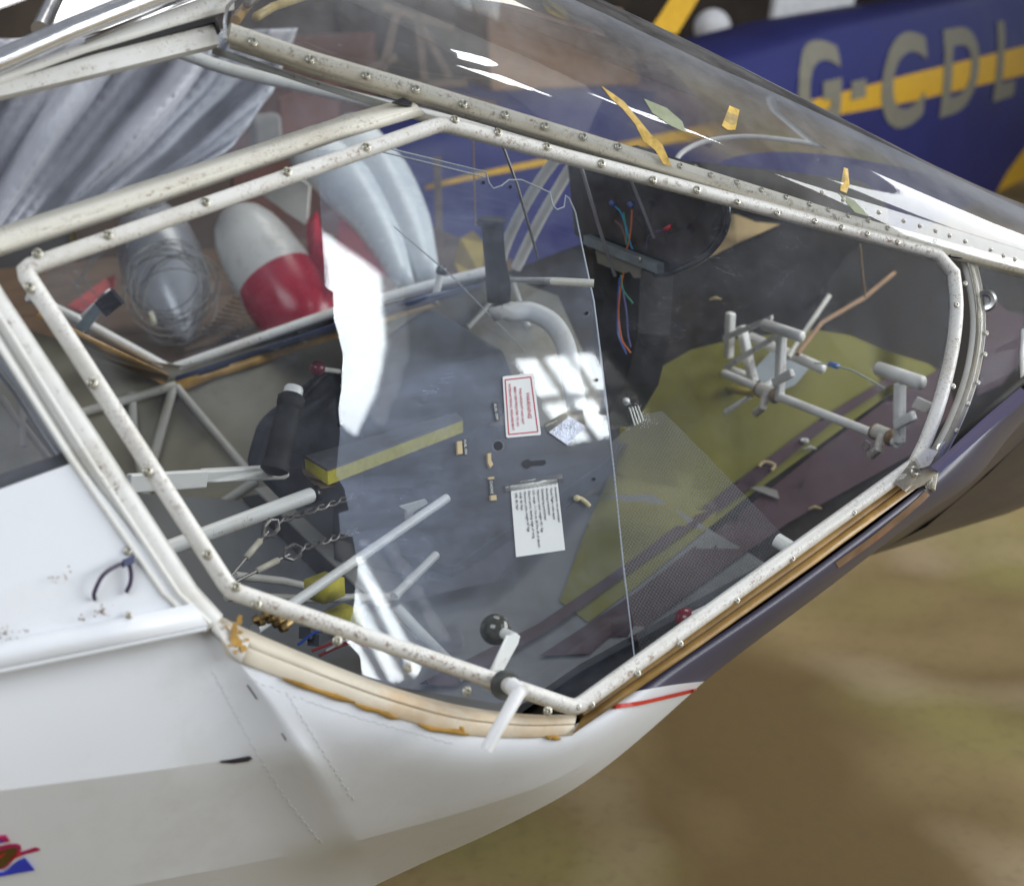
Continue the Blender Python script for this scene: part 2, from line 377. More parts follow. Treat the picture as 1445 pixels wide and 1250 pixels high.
hangar_window(4.66, 5.27, 4.27, 4.93, -4.5, 3, 2, 26, 'small square hangar window of six panes mirrored in the clear sheet')
gw = thing('hangar_window', (3.9, -4.5, 4.6), 'unseen daylight pane shaped to put a white glare in the clear sheet', 'window', 'tall hangar windows behind the camera'); gw['kind'] = 'structure'  # added daylight pane rather than a hangar window
mk('pane', [(3.86, -4.5, 5.60), (4.00, -4.5, 5.98), (4.20, -4.5, 5.62), (3.98, -4.5, 5.1), (3.76, -4.5, 4.78), (3.52, -4.5, 4.52), (3.42, -4.5, 4.74)], [(0, 1, 2, 3, 4, 5, 6)], _mc['day26'], gw, smooth=False)  # added pane, outlined to fit the glare it puts in the clear sheet
hangar_window(2.90, 3.24, 3.15, 3.84, -4.5, 3, 1, 26, 'low hangar window of three upright panes mirrored as stripes')

# unseen daylight panels ahead of the nose, shaped for the bright patch in the windscreen
dr = thing('unseen_daylight_opening', (9, -4, 0), 'unseen hangar door of daylight ahead of the nose with an added light panel above it', 'doorway'); dr['kind'] = 'structure'
DAYL = emit('unseen_panel_daylight', (.95, .98, 1.), 8)
mk('daylight', [(9, -10.2, 1.6), (9, .6, 1.6), (9, .6, 4.75), (9, -10.2, 4.75)], [(0, 1, 2, 3)], DAYL, dr, smooth=False)
mk('daylight', [(9, -5.7, 4.80), (9, .6, 4.80), (9, .6, 6.25), (9, -5.7, 6.25)], [(0, 1, 2, 3)], DAYL, dr, smooth=False)  # upper panel added to enlarge the windscreen highlight
for y in (-10.26, .66): mk('unseen_door_post', *boxv((9, y, 3.25), (.06, 0, 0), (0, .055, 0), (0, 0, 3.25)), plain('window_frame_paint', (.12, .10, .08), .6), dr, smooth=False)

# ================================================================== AIRCRAFT
AC = thing('light_aircraft', (0, 0, 0), 'white light aircraft pod with clear canopy door and worn white tube frame', 'aircraft')

# ---- outer skin below the sill, built from stations along the sill
ST = [  # sill point, first crease, second crease, lowest seen edge
 ((-150, 745), (-150, 1135), (-150, 1310), (-150, 1500)), ((0, 690), (0, 1115), (0, 1282), (0, 1480)),
 ((110, 652), (150, 1096), (180, 1250), (200, 1430)), ((215, 770), (260, 1081), (300, 1227), (330, 1370)),
 ((290, 872), (352, 1068), (410, 1206), (440, 1310)), ((335, 928), (430, 1062), (500, 1188), (530, 1250)),
 ((400, 958), (505, 1068), (575, 1168), (610, 1212)), ((500, 988), (590, 1075), (640, 1150), (668, 1188)),
 ((650, 1031), (690, 1082), (720, 1125), (742, 1152)), ((810, 1036), (822, 1060), (830, 1085), (845, 1098)),
 ((893, 976), (925, 970), (962, 964), (995, 961))]
SB = [((893, 976), (925, 970), (962, 964), (995, 961)), ((950, 938), (972, 940), (998, 944), (1017, 943)), ((1060, 866), (1075, 872), (1085, 880), (1095, 884)),
 ((1150, 802), (1160, 812), (1168, 821), (1175, 826)), ((1290, 698), (1298, 706), (1306, 713), (1313, 716)), ((1330, 660), (1345, 674), (1362, 683), (1377, 684)),
 ((1400, 590), (1408, 603), (1416, 610), (1424, 612)), ((1445, 550), (1453, 560), (1462, 568), (1470, 572)), ((1560, 462), (1563, 474), (1566, 482), (1570, 488))]
HEM = {(-150, 745): (-150, 990), (0, 690): (0, 950), (110, 652): (125, 925), (215, 770): (230, 905), (290, 872): (305, 892)}   # where the skin runs flush under the hem
def keel(x): return float(np.interp(x, [0, .55, 1.3], [.66, .70, .76]))   # height of the pod's underside on the centre line
def station(s, blue=False):
    t = NP(*s[0], .002); k = max(0, min(1, (s[3][1]-s[0][1])/330)); y = t[1]; hem = HEM.get(s[0])
    if hem: h = NP(*hem, .006); y = h[1]
    else: h = YP(s[0][0]+(s[1][0]-s[0][0])*.35, s[0][1]+(s[1][1]-s[0][1])*.35, y-.012*k-.002); y -= .02*k
    rows = [t, h, YP(*s[1], y-.006*k-.002), YP(*s[2], y+.028*k+.006), YP(*s[3], y+.13*k+.02)]
    b = rows[-1]; kz = keel(b[0])
    rows += [np.array([b[0], b[1]*q, kz+(b[2]-kz)*q**1.25]) for q in (.94, .8, .55, .28, 0)]
    return rows
def skin(stations, name, m, creased):
    rows = [station(s) for s in stations]; n = len(rows[0]); V = [p for r in rows for p in r]
    Fc = [(i*n+j, i*n+j+1, (i+1)*n+j+1, (i+1)*n+j) for i in range(len(rows)-1) for j in range(n-1)]
    # near half and its mirror on the far side
    V2 = [np.array(p)*[1, -1, 1] for p in V]; off = len(V)
    o = mk(name, V, Fc, m, AC)
    bm = bmesh.new(); bm.from_mesh(o.data); cl = bm.edges.layers.float.new('crease_edge'); bm.verts.ensure_lookup_table()
    for e in bm.edges:
        a, b = sorted(v.index for v in e.verts)
        if b-a == n:
            i, j = divmod(a, n)
            if j in (2, 3) and i < creased:
                e[cl] = 1. if i < creased-2 else .5; e.smooth = i >= creased-1
            if j == 4: e[cl] = .6
            if creased and j == 3 and 5 <= i < 9: e[cl] = .85; e.smooth = False
        if creased and b-a == 1 and a//n == 5 and a % n < 4: e[cl] = .85
        if len(e.link_faces) == 1: e[cl] = 1.
    bm.to_mesh(o.data); bm.free()
    s = o.modifiers.new('smooth', 'SUBSURF'); s.levels = 3; s.render_levels = 3
    return o
white_skin = skin(ST, 'fuselage_skin', SKIN, 5)
blue_skin = skin(SB, 'nose_skin', SKINB, 0)
blue_skin['label'] = 'slate blue painted lower nose'
for src, nm, m in ((white_skin, 'fuselage_skin', SKIN), (blue_skin, 'nose_skin', SKINB)):
    me = src.data.copy(); me.name = nm
    for v in me.vertices: v.co.y = -v.co.y
    me.flip_normals(); o = bpy.data.objects.new(nm, me); COL.objects.link(o); put(o, _W[src.name]*[1, -1, 1], AC)
    s = o.modifiers.new('smooth', 'SUBSURF'); s.levels = 2; s.render_levels = 2
dg = bpy.context.evaluated_depsgraph_get()
def bvh_of(o):
    e = o.evaluated_get(dg); me = e.to_mesh(); c = _W[o.name]
    t = BVHTree.FromPolygons([Vector(np.array(v.co)+c) for v in me.vertices], [tuple(p.vertices) for p in me.polygons]); e.to_mesh_clear(); return t
BW, BB = bvh_of(white_skin), bvh_of(blue_skin)
def on(bv, u, v, lift=.0006):
    r = ray(u, v); h = bv.ray_cast(Vector(EYE), Vector(nrm(r)))
    if h[0] is None: return EYE+nrm(r)*1.4, -nrm(r)
    n = np.array(h[1]);  n = -n if n @ r > 0 else n
    return np.array(h[0])+n*lift, n
def decal(name, pts, m, bv=BW, lift=.0008, parent=AC):
    """thin film on a skin: outline laid on the curved surface"""
    P = [on(bv, *p, lift)[0] for p in pts]; Q = [on(bv, *p, lift*.2)[0] for p in pts]; n = len(P)
    tri = tessellate_polygon([[Vector((a, b, 0)) for a, b in pts]])
    return mk(name, P+Q, [tuple(t) for t in tri]+[(i, (i+1) % n, (i+1) % n+n, i+n) for i in range(n)], m, parent, False)
def ribbon(name, pts, wpx, m, bv=BW, lift=.0006, parent=AC, zig=0., n=12):
    P = spline([np.array([*p, 0.]) for p in pts], n); A, B = [], []
    for i, p in enumerate(P):
        d = nrm(P[min(i+1, len(P)-1)]-P[max(i-1, 0)]); s = np.array([-d[1], d[0], 0])
        k = wpx/2+(zig if i % 2 else 0)
        A.append(on(bv, *(p+s*k)[:2], lift)[0]); B.append(on(bv, *(p-s*k)[:2], lift)[0])
    return mk(name, A+B, [(i, i+1, len(A)+i+1, len(A)+i) for i in range(len(A)-1)], m, parent, True)
SEAM = fabric_skin('seam_tape_fabric', (.74, .75, .77))
def stitches(pts):
    P = spline([np.array([*p, 0.]) for p in pts], 12); mb = MB(); L = 0
    for a, b in zip(P, P[1:]):
        d = b-a; k = max(1, int(np.linalg.norm(d)/6)); t_ = nrm(d); q = np.array([-t_[1], t_[0], 0])
        for i in range(k):
            c = a+d*(i+.5)/k; L += 1; sg = 1 if L % 2 else -1
            v_, f_ = prism([on(BW, *(c+t_*x*2.2+q*(y+sg*.6)*1.2)[:2], .0001)[0] for x, y in ((-1, -.6), (1, -.2), (1, .5), (-1, .3))], on(BW, *c[:2], 1.)[1]*.0005); mb.add(v_, f_)
    mb.make('stitch_row', SEAM, AC, smooth=False)['kind'] = 'stuff'
stitches([(300, 945), (345, 1030), (400, 1120), (455, 1190)]); stitches([(405, 978), (450, 1050), (500, 1130)]); stitches([(345, 955), (480, 1004), (640, 1049)])
RS = plain('red_stripe_film', (.60, .05, .03), .3)
ribbon('red_stripe', [(862, 999), (900, 991), (945, 980), (982, 971)], 5, RS, lift=.002)
o = decal('gap_mark', [(310, 1073), (330, 1070), (352, 1066), (356, 1069), (350, 1073), (330, 1076), (312, 1075)], plain('tear_dark', (.03, .025, .03), .8, var=.6, scale=300)); o['label'] = 'small dark tear in the white skin'
ribbon('scuff_mark', [(349, 965), (356, 975), (363, 985)], 2.2, plain('scuff', (.12, .10, .13), .7), lift=.0012)
ribbon('scuff_mark', [(398, 1033), (401, 1038), (404, 1043)], 1.8, plain('scuff', (.12, .10, .13), .7), lift=.0012)
# emblem at the lower left
EM = [('emblem_outline', [(-30, 1200), (0, 1193), (12, 1190), (24, 1189.5), (29, 1192), (30, 1197), (28, 1201), (36, 1199), (50, 1194.5), (55, 1196), (57, 1197.5), (54, 1199.5), (36, 1204), (28, 1207), (20, 1211), (12, 1220), (6, 1224.5), (0, 1226), (-30, 1227)], plain('emblem_crimson', (.40, .01, .09), .35)),
      ('emblem_fill', [(-30, 1203), (0, 1199), (14, 1195), (22, 1194), (25, 1196), (24, 1200), (18, 1205), (14, 1212), (8, 1219), (2, 1223), (-30, 1225)], plain('emblem_olive', (.09, .05, .008), .4)),
      ('emblem_stroke', [(-12, 1211), (0, 1204), (8, 1201), (5, 1205), (0, 1208), (-12, 1214)], plain('emblem_red', (.42, .02, .02), .4)),
      ('emblem_stroke', [(18, 1207), (24, 1202), (29, 1202), (28, 1205), (20, 1209), (15, 1211)], plain('emblem_red', (.42, .02, .02), .4)),
      ('emblem_blue', [(-40, 1237), (0, 1233), (24, 1228.5), (48, 1224.7), (42, 1217), (35, 1209), (26, 1213), (18, 1219), (11, 1226), (4, 1229), (-40, 1231)], plain('emblem_blue', (.03, .045, .50), .35)),
      ('emblem_bar', [(-40, 1183), (0, 1177.5), (8, 1176.5), (13, 1183.5), (0, 1185.5), (-40, 1191)], plain('emblem_crimson', (.40, .01, .09), .35)),
      ('emblem_bar', [(-40, 1185), (0, 1181), (5, 1181), (3, 1183.5), (0, 1184.2), (-40, 1189)], plain('emblem_violet', (.12, .02, .30), .35))]
for i, (n_, p_, m_) in enumerate(EM): decal(n_, p_, m_, lift=.0006+.0004*i)
ribbon('vinyl_strip', [(1180, 797), (1235, 757), (1290, 712), (1308, 695)], 9, plain('bronze_vinyl', (.20, .12, .07), .4, var=.4, scale=30, dirt=(.35, .05, .03), dirt_amt=.4), BB, lift=.001)
ribbon('nose_ridge', [(1318, 664), (1345, 640), (1400, 590), (1445, 552)], 15, BLUE, BB, lift=.004)

# ---- white top panel at the left and its overlapping hem
PANEL = [(-120, 800), (-120, 735), (0, 690), (108, 651), (292, 884), (150, 914), (0, 944), (-120, 968)]
v = [NP(*p, .012) for p in PANEL]; pan = slab('side_panel', v, -N_NEAR*.010, SKIN, AC); bevel(pan, .003)
strip('panel_hem', px([(-120, 966), (0, 942), (150, 912), (293, 882)], NP, .0165), px([(-120, 930), (0, 905), (150, 876), (272, 852)], NP, .0150), .002, SKIN, AC)
tube('hem_bead', px([(-120, 969), (0, 946), (150, 915), (291, 886)], NP, .014), .0022, SKIN, AC, 8)
DIRT = plain('brown_dirt', (.20, .13, .07), .9, var=.5, scale=200)
def smudge(c, n, s, dens=.55):
    mb = MB()
    for _ in range(n):
        a, q = rng.uniform(0, 6.28), abs(rng.normal())*s; u, v_ = c[0]+math.cos(a)*q*1.3, c[1]+math.sin(a)*q; k = rng.uniform(.5, 1.6)
        pts = [(u+math.cos(b)*k*rng.uniform(.6, 1.4), v_+math.sin(b)*k*rng.uniform(.6, 1.2)) for b in np.arange(0, 6.28, 1.05)]
        vv, ff = prism([NP(*p_, .0172) for p_ in pts], N_NEAR*.0004); mb.add(vv, ff)
    o = mb.make('dirt_spot', DIRT, AC, smooth=False); return o
smudge((142, 862), 34, 5); smudge((113, 873), 12, 3); smudge((6, 893), 26, 6); smudge((75, 815), 10, 7); smudge((92, 810), 8, 5); smudge((38, 890), 10, 7)
screw(NP(182, 868, .016), N_NEAR, pan, RIVET, 'rivet'); screw(NP(181, 777, .013), N_NEAR, pan, RIVET, 'rivet', 1.3)
t = thing('cable_tie', NP(160, 820, .013), 'dark bent cable tie lying on the white panel below the rear window', 'cable tie')
tube('strap', spline([NP(134, 846, .014), NP(133, 836, .018), NP(145, 812, .022), NP(165, 798, .020), NP(182, 793, .018)], 6), .0016, plain('tie_purple', (.045, .03, .07), .5), t, 8)
tube('tail', spline([NP(182, 793, .020), NP(185, 808, .018), NP(184, 822, .017), NP(178, 836, .015)], 5), .0017, plain('tie_purple', (.045, .03, .07), .5), t, 8)
mk('buckle', *boxv(NP(181, 792, .019), nrm(NP(186, 790)-NP(176, 794))*.0042, N_NEAR*.003, nrm(NP(181, 798)-NP(181, 790))*.003), plain('tie_blue', (.06, .07, .14), .5), t, smooth=False)

# ---- door: tube frame, clear pane, screws, latch
DD = .012
A_, B_, C_, D_, E_, F_ = (32, 380), (622, 175), (1334, 361), (1291, 652), (812, 999), (325, 833)
def corner(p, a, b, k=10):
    p, a, b = map(np.array, (p, a, b)); da = (a-p)/np.linalg.norm(a-p)*k; db = (b-p)/np.linalg.norm(b-p)*k
    return [tuple(p+da), tuple(p+(da+db)*.22), tuple(p+db)]
hoop = [(1346, 385), (1350, 430), (1346, 480), (1336, 530), (1322, 580), (1305, 625)]
def densify(pts, n=6):
    out = []
    for a, b in zip(pts, pts[1:]+pts[:1]):
        a, b = np.array(a, float), np.array(b, float); k = max(1, int(np.linalg.norm(b-a)/120))
        out += [tuple(a+(b-a)*i/k) for i in range(k)]
    return out
loop = corner(A_, F_, B_, 12)+corner(B_, A_, C_, 12)+[(1322, 358)]+[tuple(p[:2]) for p in spline([np.array([*q, 0.]) for q in hoop], 3)]+[(1290, 655)]+corner(E_, D_, F_, 10)+corner(F_, E_, A_, 12)
door = tube('door_frame', px(densify(loop), NP, DD), .0070, TUBE, AC, 12, closed=True); door['label'] = 'worn white tube frame of the canopy door with rusty screws'
pane_px = corner(A_, F_, B_, 8)+corner(B_, A_, C_, 8)+[(1330, 360)]+hoop+[(1290, 653)]+corner(E_, D_, F_, 8)+corner(F_, E_, A_, 8)
def sheet_mesh(name, outl, fn, m, parent, xs, ys):
    bm = bmesh.new(); bm.faces.new([bm.verts.new((a, b, 0)) for a, b in outl]); bmesh.ops.triangulate(bm, faces=bm.faces[:])
    for ax, cuts in (((1, 0, 0), xs), ((0, 1, 0), ys)):
        for c in cuts: bmesh.ops.bisect_plane(bm, geom=bm.verts[:]+bm.edges[:]+bm.faces[:], plane_co=Vector(ax)*c, plane_no=Vector(ax))
    bm.verts.index_update(); v_ = [fn(x.co.x, x.co.y) for x in bm.verts]; f_ = [tuple(q.index for q in p.verts) for p in bm.faces]; bm.free()
    return mk(name, v_, f_, m, parent, True)
def pane_pt(u, v_):   # the door plastic bellies outwards a little
    r2 = ((u-730)/760)**2+((v_-600)/560)**2
    return NP(u, v_, DD+.0015+.004*max(0, 1-r2)-.001)
sheet_mesh('door_pane', pane_px, pane_pt, CLEAR, door, range(40, 1350, 40), range(180, 1000, 40))
for p in [(53, 358), (152, 332), (290, 285), (405, 243), (517, 208), (642, 169), (703, 187), (772, 207), (849, 231), (922, 254), (984, 268), (1041, 285), (1097, 301), (1150, 312), (1188, 321), (1224, 330), (1267, 342),
          (41, 405), (130, 540), (208, 665), (293, 782), (333, 828), (362, 853), (476, 904), (576, 942), (659, 975), (773, 1003)]:
    screw(NP(*p, DD+.0069), N_NEAR, door, SCREW, s=1. if p[0] < 1000 else .75)
for p in [(816, 997), (835, 994), (900, 950), (960, 908), (1040, 847), (1118, 788), (1205, 723), (1285, 662), (1345, 545), (1351, 480), (1350, 430)]:
    screw(NP(*p, DD+.0058), N_NEAR, door, RIVET, 'rivet', 1.1)
# latch: crank outside, lever and ball inside
hp = NP(722, 972, DD)
latch = mk('latch_spindle', *lathe((NP(700, 955, -.01), NP(728, 974, .055)), [(0, .0075), (.25, .0075), (.26, .0095), (.52, .0095), (.53, .0065), (1, .0065)], 16), TUBE2, door, True, 40)
h = MB(); h.add(*sweep([NP(733, 975, .06), NP(716, 1005, .062), NP(700, 1032, .06), NP(686, 1058, .056)], [.0058, .0053, .0050, .0048], 12)); h.add(*lathe((NP(722, 966, .05), NP(736, 976, .062)), [(0, .0064), (1, .0064)], 14))
h.make('latch_handle', plain('bright_white_plastic', (.86, .86, .86), .3, var=.03), door)
ring = mk('latch_washer', *lathe((NP(712, 966, .022), NP(717, 969, .030)), [(0, .0125), (1, .0115)], 18), plain('grey_washer', (.07, .075, .07), .5), door, True, 40)
lv = slab('latch_lever', px([(683, 967), (716, 897), (727, 892), (735, 897), (732, 908), (697, 972), (690, 974)], NP, .001), N_NEAR*-.004, TUBE2, door); bevel(lv, .0012)
strip('lever_edge', px([(682, 968), (716, 896)], NP, .001), px([(682, 968), (716, 896)], NP, -.014), .002, TUBE2, door)
tube('knob_stem', [NP(725, 900, -.002), NP(702, 889, -.03)], .005, TUBE2, door)
ball('latch_knob', NP(699, 888, -.03), .0136, plain('olive_black_ball', (.035, .035, .022), .12, var=.15, scale=80, coat=.5), door)

# ---- fixed window frame round the door
fx = MB(); fx.add(*sweep(px([(-60, 345), (0, 440), (128, 632), (262, 838), (300, 880)], NP, .004), .0105, 12)); fx.make('window_post', TUBE2, AC)
strip('post_flange', px([(-90, 330), (-12, 452), (108, 648), (238, 836), (285, 880)], NP, .006), px([(-60, 335), (12, 438), (140, 632), (270, 832), (306, 874)], NP, .004), .004, TUBE2, AC)
strip('post_lip', px([(-105, 330), (-22, 462), (98, 650), (228, 838), (276, 884)], NP, .014), px([(-93, 330), (-12, 455), (108, 648), (238, 836), (285, 880)], NP, .009), .003, TUBE2, AC)
tube('post_bead', px([(-76, 330), (0, 448), (122, 642), (252, 838), (296, 880)], NP, .0135), .0022, TUBE2, AC, 8)
# lower sill: taped tube at the back half, brown channel at the front half
def loft(name, lines, m, parent, n=4):
    rows = [spline([NP(*q, d) for q in l], n) for l, d in lines]; k = len(rows[0])
    return mk(name, [p for r in rows for p in r], [(i*k+j, i*k+j+1, (i+1)*k+j+1, (i+1)*k+j) for i in range(len(rows)-1) for j in range(k-1)], m, parent, True, 50)
S0 = [(290, 856), (345, 886), (470, 938), (560, 971), (650, 995), (740, 1007), (814, 1008)]; S9 = [(318, 922), (345, 936), (470, 982), (560, 1012), (650, 1035), (740, 1041), (808, 1037)]
def mixl(f): return [(a[0]+(b[0]-a[0])*f, a[1]+(b[1]-a[1])*f) for a, b in zip(S0, S9)]
loft('sill_tube', [(mixl(0), -.006), (mixl(.10), .003), (mixl(.25), .0075), (mixl(.42), .0080), (mixl(.53), .0060), (mixl(.56), .0048)], AMBER, AC)
loft('sill_tape', [(mixl(.50), .0068), (mixl(.58), .0072), (mixl(.75), .0066), (mixl(.92), .0058), (mixl(1.0), .0045), (mixl(1.01), .0005)], AMBER, AC)
strip('tape_lap', px([(285, 858), (300, 872), (330, 893), (352, 905)], NP, .010), px([(300, 890), (312, 902), (326, 925), (340, 935)], NP, .012), .0016, plain('white_tape', (.72, .70, .66), .3, var=.08, scale=40, dirt=(.55, .35, .12), dirt_amt=.4), AC)
def smear(name, c, n, sx, sy, m, d, k0, k1, fn=NP):
    mb = MB()
    for _ in range(n):
        u, v_ = c[0]+rng.normal()*sx, c[1]+rng.normal()*sy; k = rng.uniform(k0, k1); e = rng.uniform(.5, 1.6)
        pts = [(u+math.cos(b)*k*rng.uniform(.6, 1.4), v_+math.sin(b)*k*e*rng.uniform(.6, 1.3)) for b in np.arange(0, 6.28, .9)]
        vv, ff = prism([fn(*p_, d+rng.uniform(0, .0004)) for p_ in pts], N_NEAR*.0006); mb.add(vv, ff)
    o = mb.make(name, m, AC, smooth=False); o['kind'] = 'stuff'; return o
smear('glue_smear', (333, 898), 26, 7, 13, GLUE, .0125, 2, 5)
gl = MB()
for (a, b) in [((400, 958), (500, 990)), ((500, 992), (560, 1014)), ((590, 1022), (660, 1036)), ((770, 1038), (790, 1041)), ((640, 1012), (655, 1034))]:
    q = [np.array(a)+(np.array(b)-np.array(a))*k/4+rng.normal(0, 1, 2) for k in range(5)]
    gl.add(*sweep([NP(*x, .005) for x in q], [.001, .0022, .0016, .0026, .001], 8))
gl.make('glue_bead', GLUE, AC)['kind'] = 'stuff'
tube('sill_tube', px([(818, 1012), (1000, 884), (1150, 775), (1284, 676)], NP, -.004), .0085, AMBERD, AC, 12)
strip('sill_channel', px([(822, 1012), (1000, 889), (1150, 782), (1288, 680)], NP, .006), px([(806, 1037), (830, 1022), (1000, 902), (1150, 794), (1296, 686)], NP, .009)[0:1]+px([(1000, 903), (1150, 796), (1296, 687)], NP, .009), .002, AMBERD, AC)
# front hoop of the fixed frame
hoop2 = [(1362, 352), (1374, 400), (1380, 450), (1376, 500), (1364, 550), (1342, 605), (1316, 655), (1308, 690)]
hp2 = tube('window_hoop', spline(px(hoop2, NP, .0), 4), .0082, TUBE2, AC, 12)
strip('hoop_flange', spline(px([(u+10, v_) for u, v_ in hoop2], NP, .010), 3), spline(px([(u-2, v_) for u, v_ in hoop2], NP, .010), 3), .0015, clear('milky_tape', tint=(.75, .73, .68), dust=.5, dust_haze_col=(.6, .58, .52)), AC)
for p in [(1362, 400), (1392, 470), (1390, 500), (1380, 540), (1366, 570), (1350, 608)]: screw(NP(*p, .011), N_NEAR, hp2, RIVET, 'rivet', 1.)
strip('corner_tape', px([(1262, 682), (1290, 645), (1316, 630), (1336, 622)], NP, .020), px([(1280, 695), (1300, 686), (1318, 672), (1326, 655)], NP, .020), .001, clear('clear_tape', tint=(.86, .84, .80), dust=.75, dust_haze_col=(.6, .56, .48)), AC)
screw(NP(1290, 665, .021), N_NEAR, hp2, SCREW, s=1.5)
slab('hinge_block', px([(1282, 650), (1296, 636), (1312, 640), (1300, 660), (1288, 664)], NP, .012), N_NEAR*.012, TUBE2, AC)
slab('hinge_gap', px([(1336, 356), (1356, 360), (1355, 366), (1338, 363)], NP, .012), N_NEAR*.004, BLACKP, AC)

# ---- upper rails
rail_px = [(322, 46), (440, 86), (590, 129), (760, 180), (1000, 253), (1200, 315), (1345, 354), (1445, 380), (1570, 412)]
canopy_rail = tube('canopy_rail', px(rail_px, NP, .012), .0080, RAIL, AC, 12)
strip('rail_flange', px([(u, v_+9) for u, v_ in rail_px], NP, .010), px([(u+2, v_+24-u/110) for u, v_ in rail_px], NP, .002), .003, RAIL, AC)
strip('rail_gap_strip', px([(300, 66), (440, 112), (590, 158), (760, 205), (1000, 272), (1200, 330), (1345, 364)], NP, -.010), px([(300, 76), (440, 122), (590, 170), (760, 212), (1000, 276), (1200, 333), (1345, 366)], NP, -.012), .003, INTW, AC)  # inner white strip set in the gap under the rail
for p in [(357, 59), (438, 84), (517, 107), (587, 126), (654, 147), (713, 162), (769, 178), (823, 193), (872, 207), (960, 234), (1003, 247), (1040, 257), (1075, 268), (1110, 278), (1143, 288), (1170, 296), (1198, 304), (1226, 311), (1253, 322), (1320, 340)]:
    screw(NP(*p, .0205), N_NEAR, canopy_rail, SCREW, s=1. if p[0] < 900 else .7)
# rear upper member: pale angle section running down to the left
up1 = [(-60, 343), (0, 322), (240, 246), (480, 167), (575, 140)]; mid1 = [(-60, 368), (0, 346), (240, 268), (480, 186), (590, 152)]; low1 = [(-60, 384), (0, 360), (240, 280), (480, 196), (600, 160)]
strip('longeron', px(up1, NP, -.004), px(mid1, NP, .010), .003, RAIL, AC)
strip('longeron_lip', px(mid1, NP, .0105), px(low1, NP, .002), .003, RAIL, AC)
slab('joint_gap', px([(552, 146), (566, 140), (579, 147), (578, 153), (560, 148)], NP, .008), N_NEAR*.004, BLACKP, AC)
# wing root fairing with black foam, rear upper window, tubes at the top left
wr = slab('wing_root_fairing', px([(-60, 130), (36, 104), (305, 27), (309, 62), (120, 108), (-60, 150)], NP, .004), -N_NEAR*.01, TUBE2, AC)
slab('foam_strip', px([(36, 103), (90, 80), (135, 62), (220, 44), (303, 24), (312, 44), (309, 46), (303, 31), (220, 52), (140, 72)], NP, .009), -N_NEAR*.008, BLACK, AC)
tube('wing_root_tube', px([(-60, 110), (0, 86), (100, 42), (215, -4), (330, -46)], NP, .02), .0092, ALU, AC, 12)
strip('root_flashing', px([(-60, 132), (0, 104), (120, 60), (270, 4), (330, -20)], NP, .010), px([(-60, 150), (0, 118), (120, 76), (300, 22), (330, 14)], NP, .008), .002, TUBE2, AC)
strip('plastic_edge', px([(120, 56), (270, -8)], NP, .013), px([(122, 62), (273, 0)], NP, .013), .002, ALU, AC)
tube('roof_strut', [YP(90, -30, -.1), YP(56, 42, -.22)], .0075, ALU, AC, 14)
slab('window_pane', px([(-60, 150), (36, 104), (305, 40), (318, 55), (570, 142), (480, 168), (240, 247), (0, 323), (-60, 342)], NP, -.006), N_NEAR*.002, CLEARR, AC)
slab('window_pane', px([(-60, 400), (0, 450), (112, 652), (0, 692), (-120, 738)], NP, .002), N_NEAR*.0015, CLEARR, AC)
tube('canopy_rail', spline([FP(250, 72), FP(330, 100), FP(480, 134), FP(580, 158), FP(700, 186), FP(840, 226)], 3), .0085, TUBE2, AC, 12)
tube('cross_tube', [NP(332, 30, 0), YP(400, -60, .1)], .0045, AMBERD, AC, 10)
mk('cut_tube', *sweep([NP(362, 24, -.02), YP(385, 10, -.2), YP(440, -8, -.1)], .0042, 12), plain('yellow_tube', (.42, .32, .12), .4, var=.3), AC)
mk('cut_tube', *sweep([NP(349, 6, -.02), YP(372, -12, -.2)], .0042, 12), plain('dark_tube', (.12, .10, .07), .4, var=.3), AC)
tube('windscreen_edge', px([(318, 56), (317, 30), (321, 10), (340, -10)], NP, .018), .0016, ALU, AC, 8)

# ---- windscreen: swept elliptical shell over the rails
SIL = np.array([(560, -125), (700, -72), (835, -5), (960, 50), (1080, 110), (1250, 200), (1340, 243), (1445, 291), (1560, 345), (1800, 460)], float)
def project(P): c = R.T @ (np.asarray(P)-EYE); return c[0]/c[2]*F+722.5, c[1]/c[2]*F+625
def section(p, h, n=28):
    out = []
    for k in range(n+1):
        a = math.pi*k/n; c, s = math.cos(a), math.sin(a)
        c = math.copysign(abs(c)**.9, c); s = abs(s)**.9
        out.append(np.array([p[0]+.03*s, p[1]*c, p[2]+h*s]))
    return out
ws = []
rp = px(rail_px, NP, .0215); rp = spline(rp, 4)
for p in rp:
    lo, hi = .01, .6
    for _ in range(30):
        h_ = (lo+hi)/2; over = max(np.interp(u, SIL[:, 0], SIL[:, 1])-v_ for u, v_ in map(project, section(p, h_)))
        if over > 0: hi = h_
        else: lo = h_
    ws.append((p, h_))
hs = np.array([h_ for _, h_ in ws]); hs = np.convolve(np.pad(hs, 2, 'edge'), np.ones(5)/5, 'valid')
rows = [section(p, h_) for (p, _), h_ in zip(ws, hs)]; nn = len(rows[0])
wscr = mk('windscreen', [q for r in rows for q in r], [(i*nn+j, (i+1)*nn+j, (i+1)*nn+j+1, i*nn+j+1) for i in range(len(rows)-1) for j in range(nn-1)], CLEARW, AC)
s = wscr.modifiers.new('smooth', 'SUBSURF'); s.levels = 1; s.render_levels = 2
dg = bpy.context.evaluated_depsgraph_get(); BWS = bvh_of(wscr)
for p in [(1160, 272), (1190, 282), (1240, 300), (1275, 312), (1298, 319), (1320, 326), (1340, 333), (1362, 341), (1398, 353), (1416, 361), (1432, 366)]:
    q, n_ = on(BWS, *p, .0005); screw(q, n_, wscr, RIVET, 'rivet', .8)
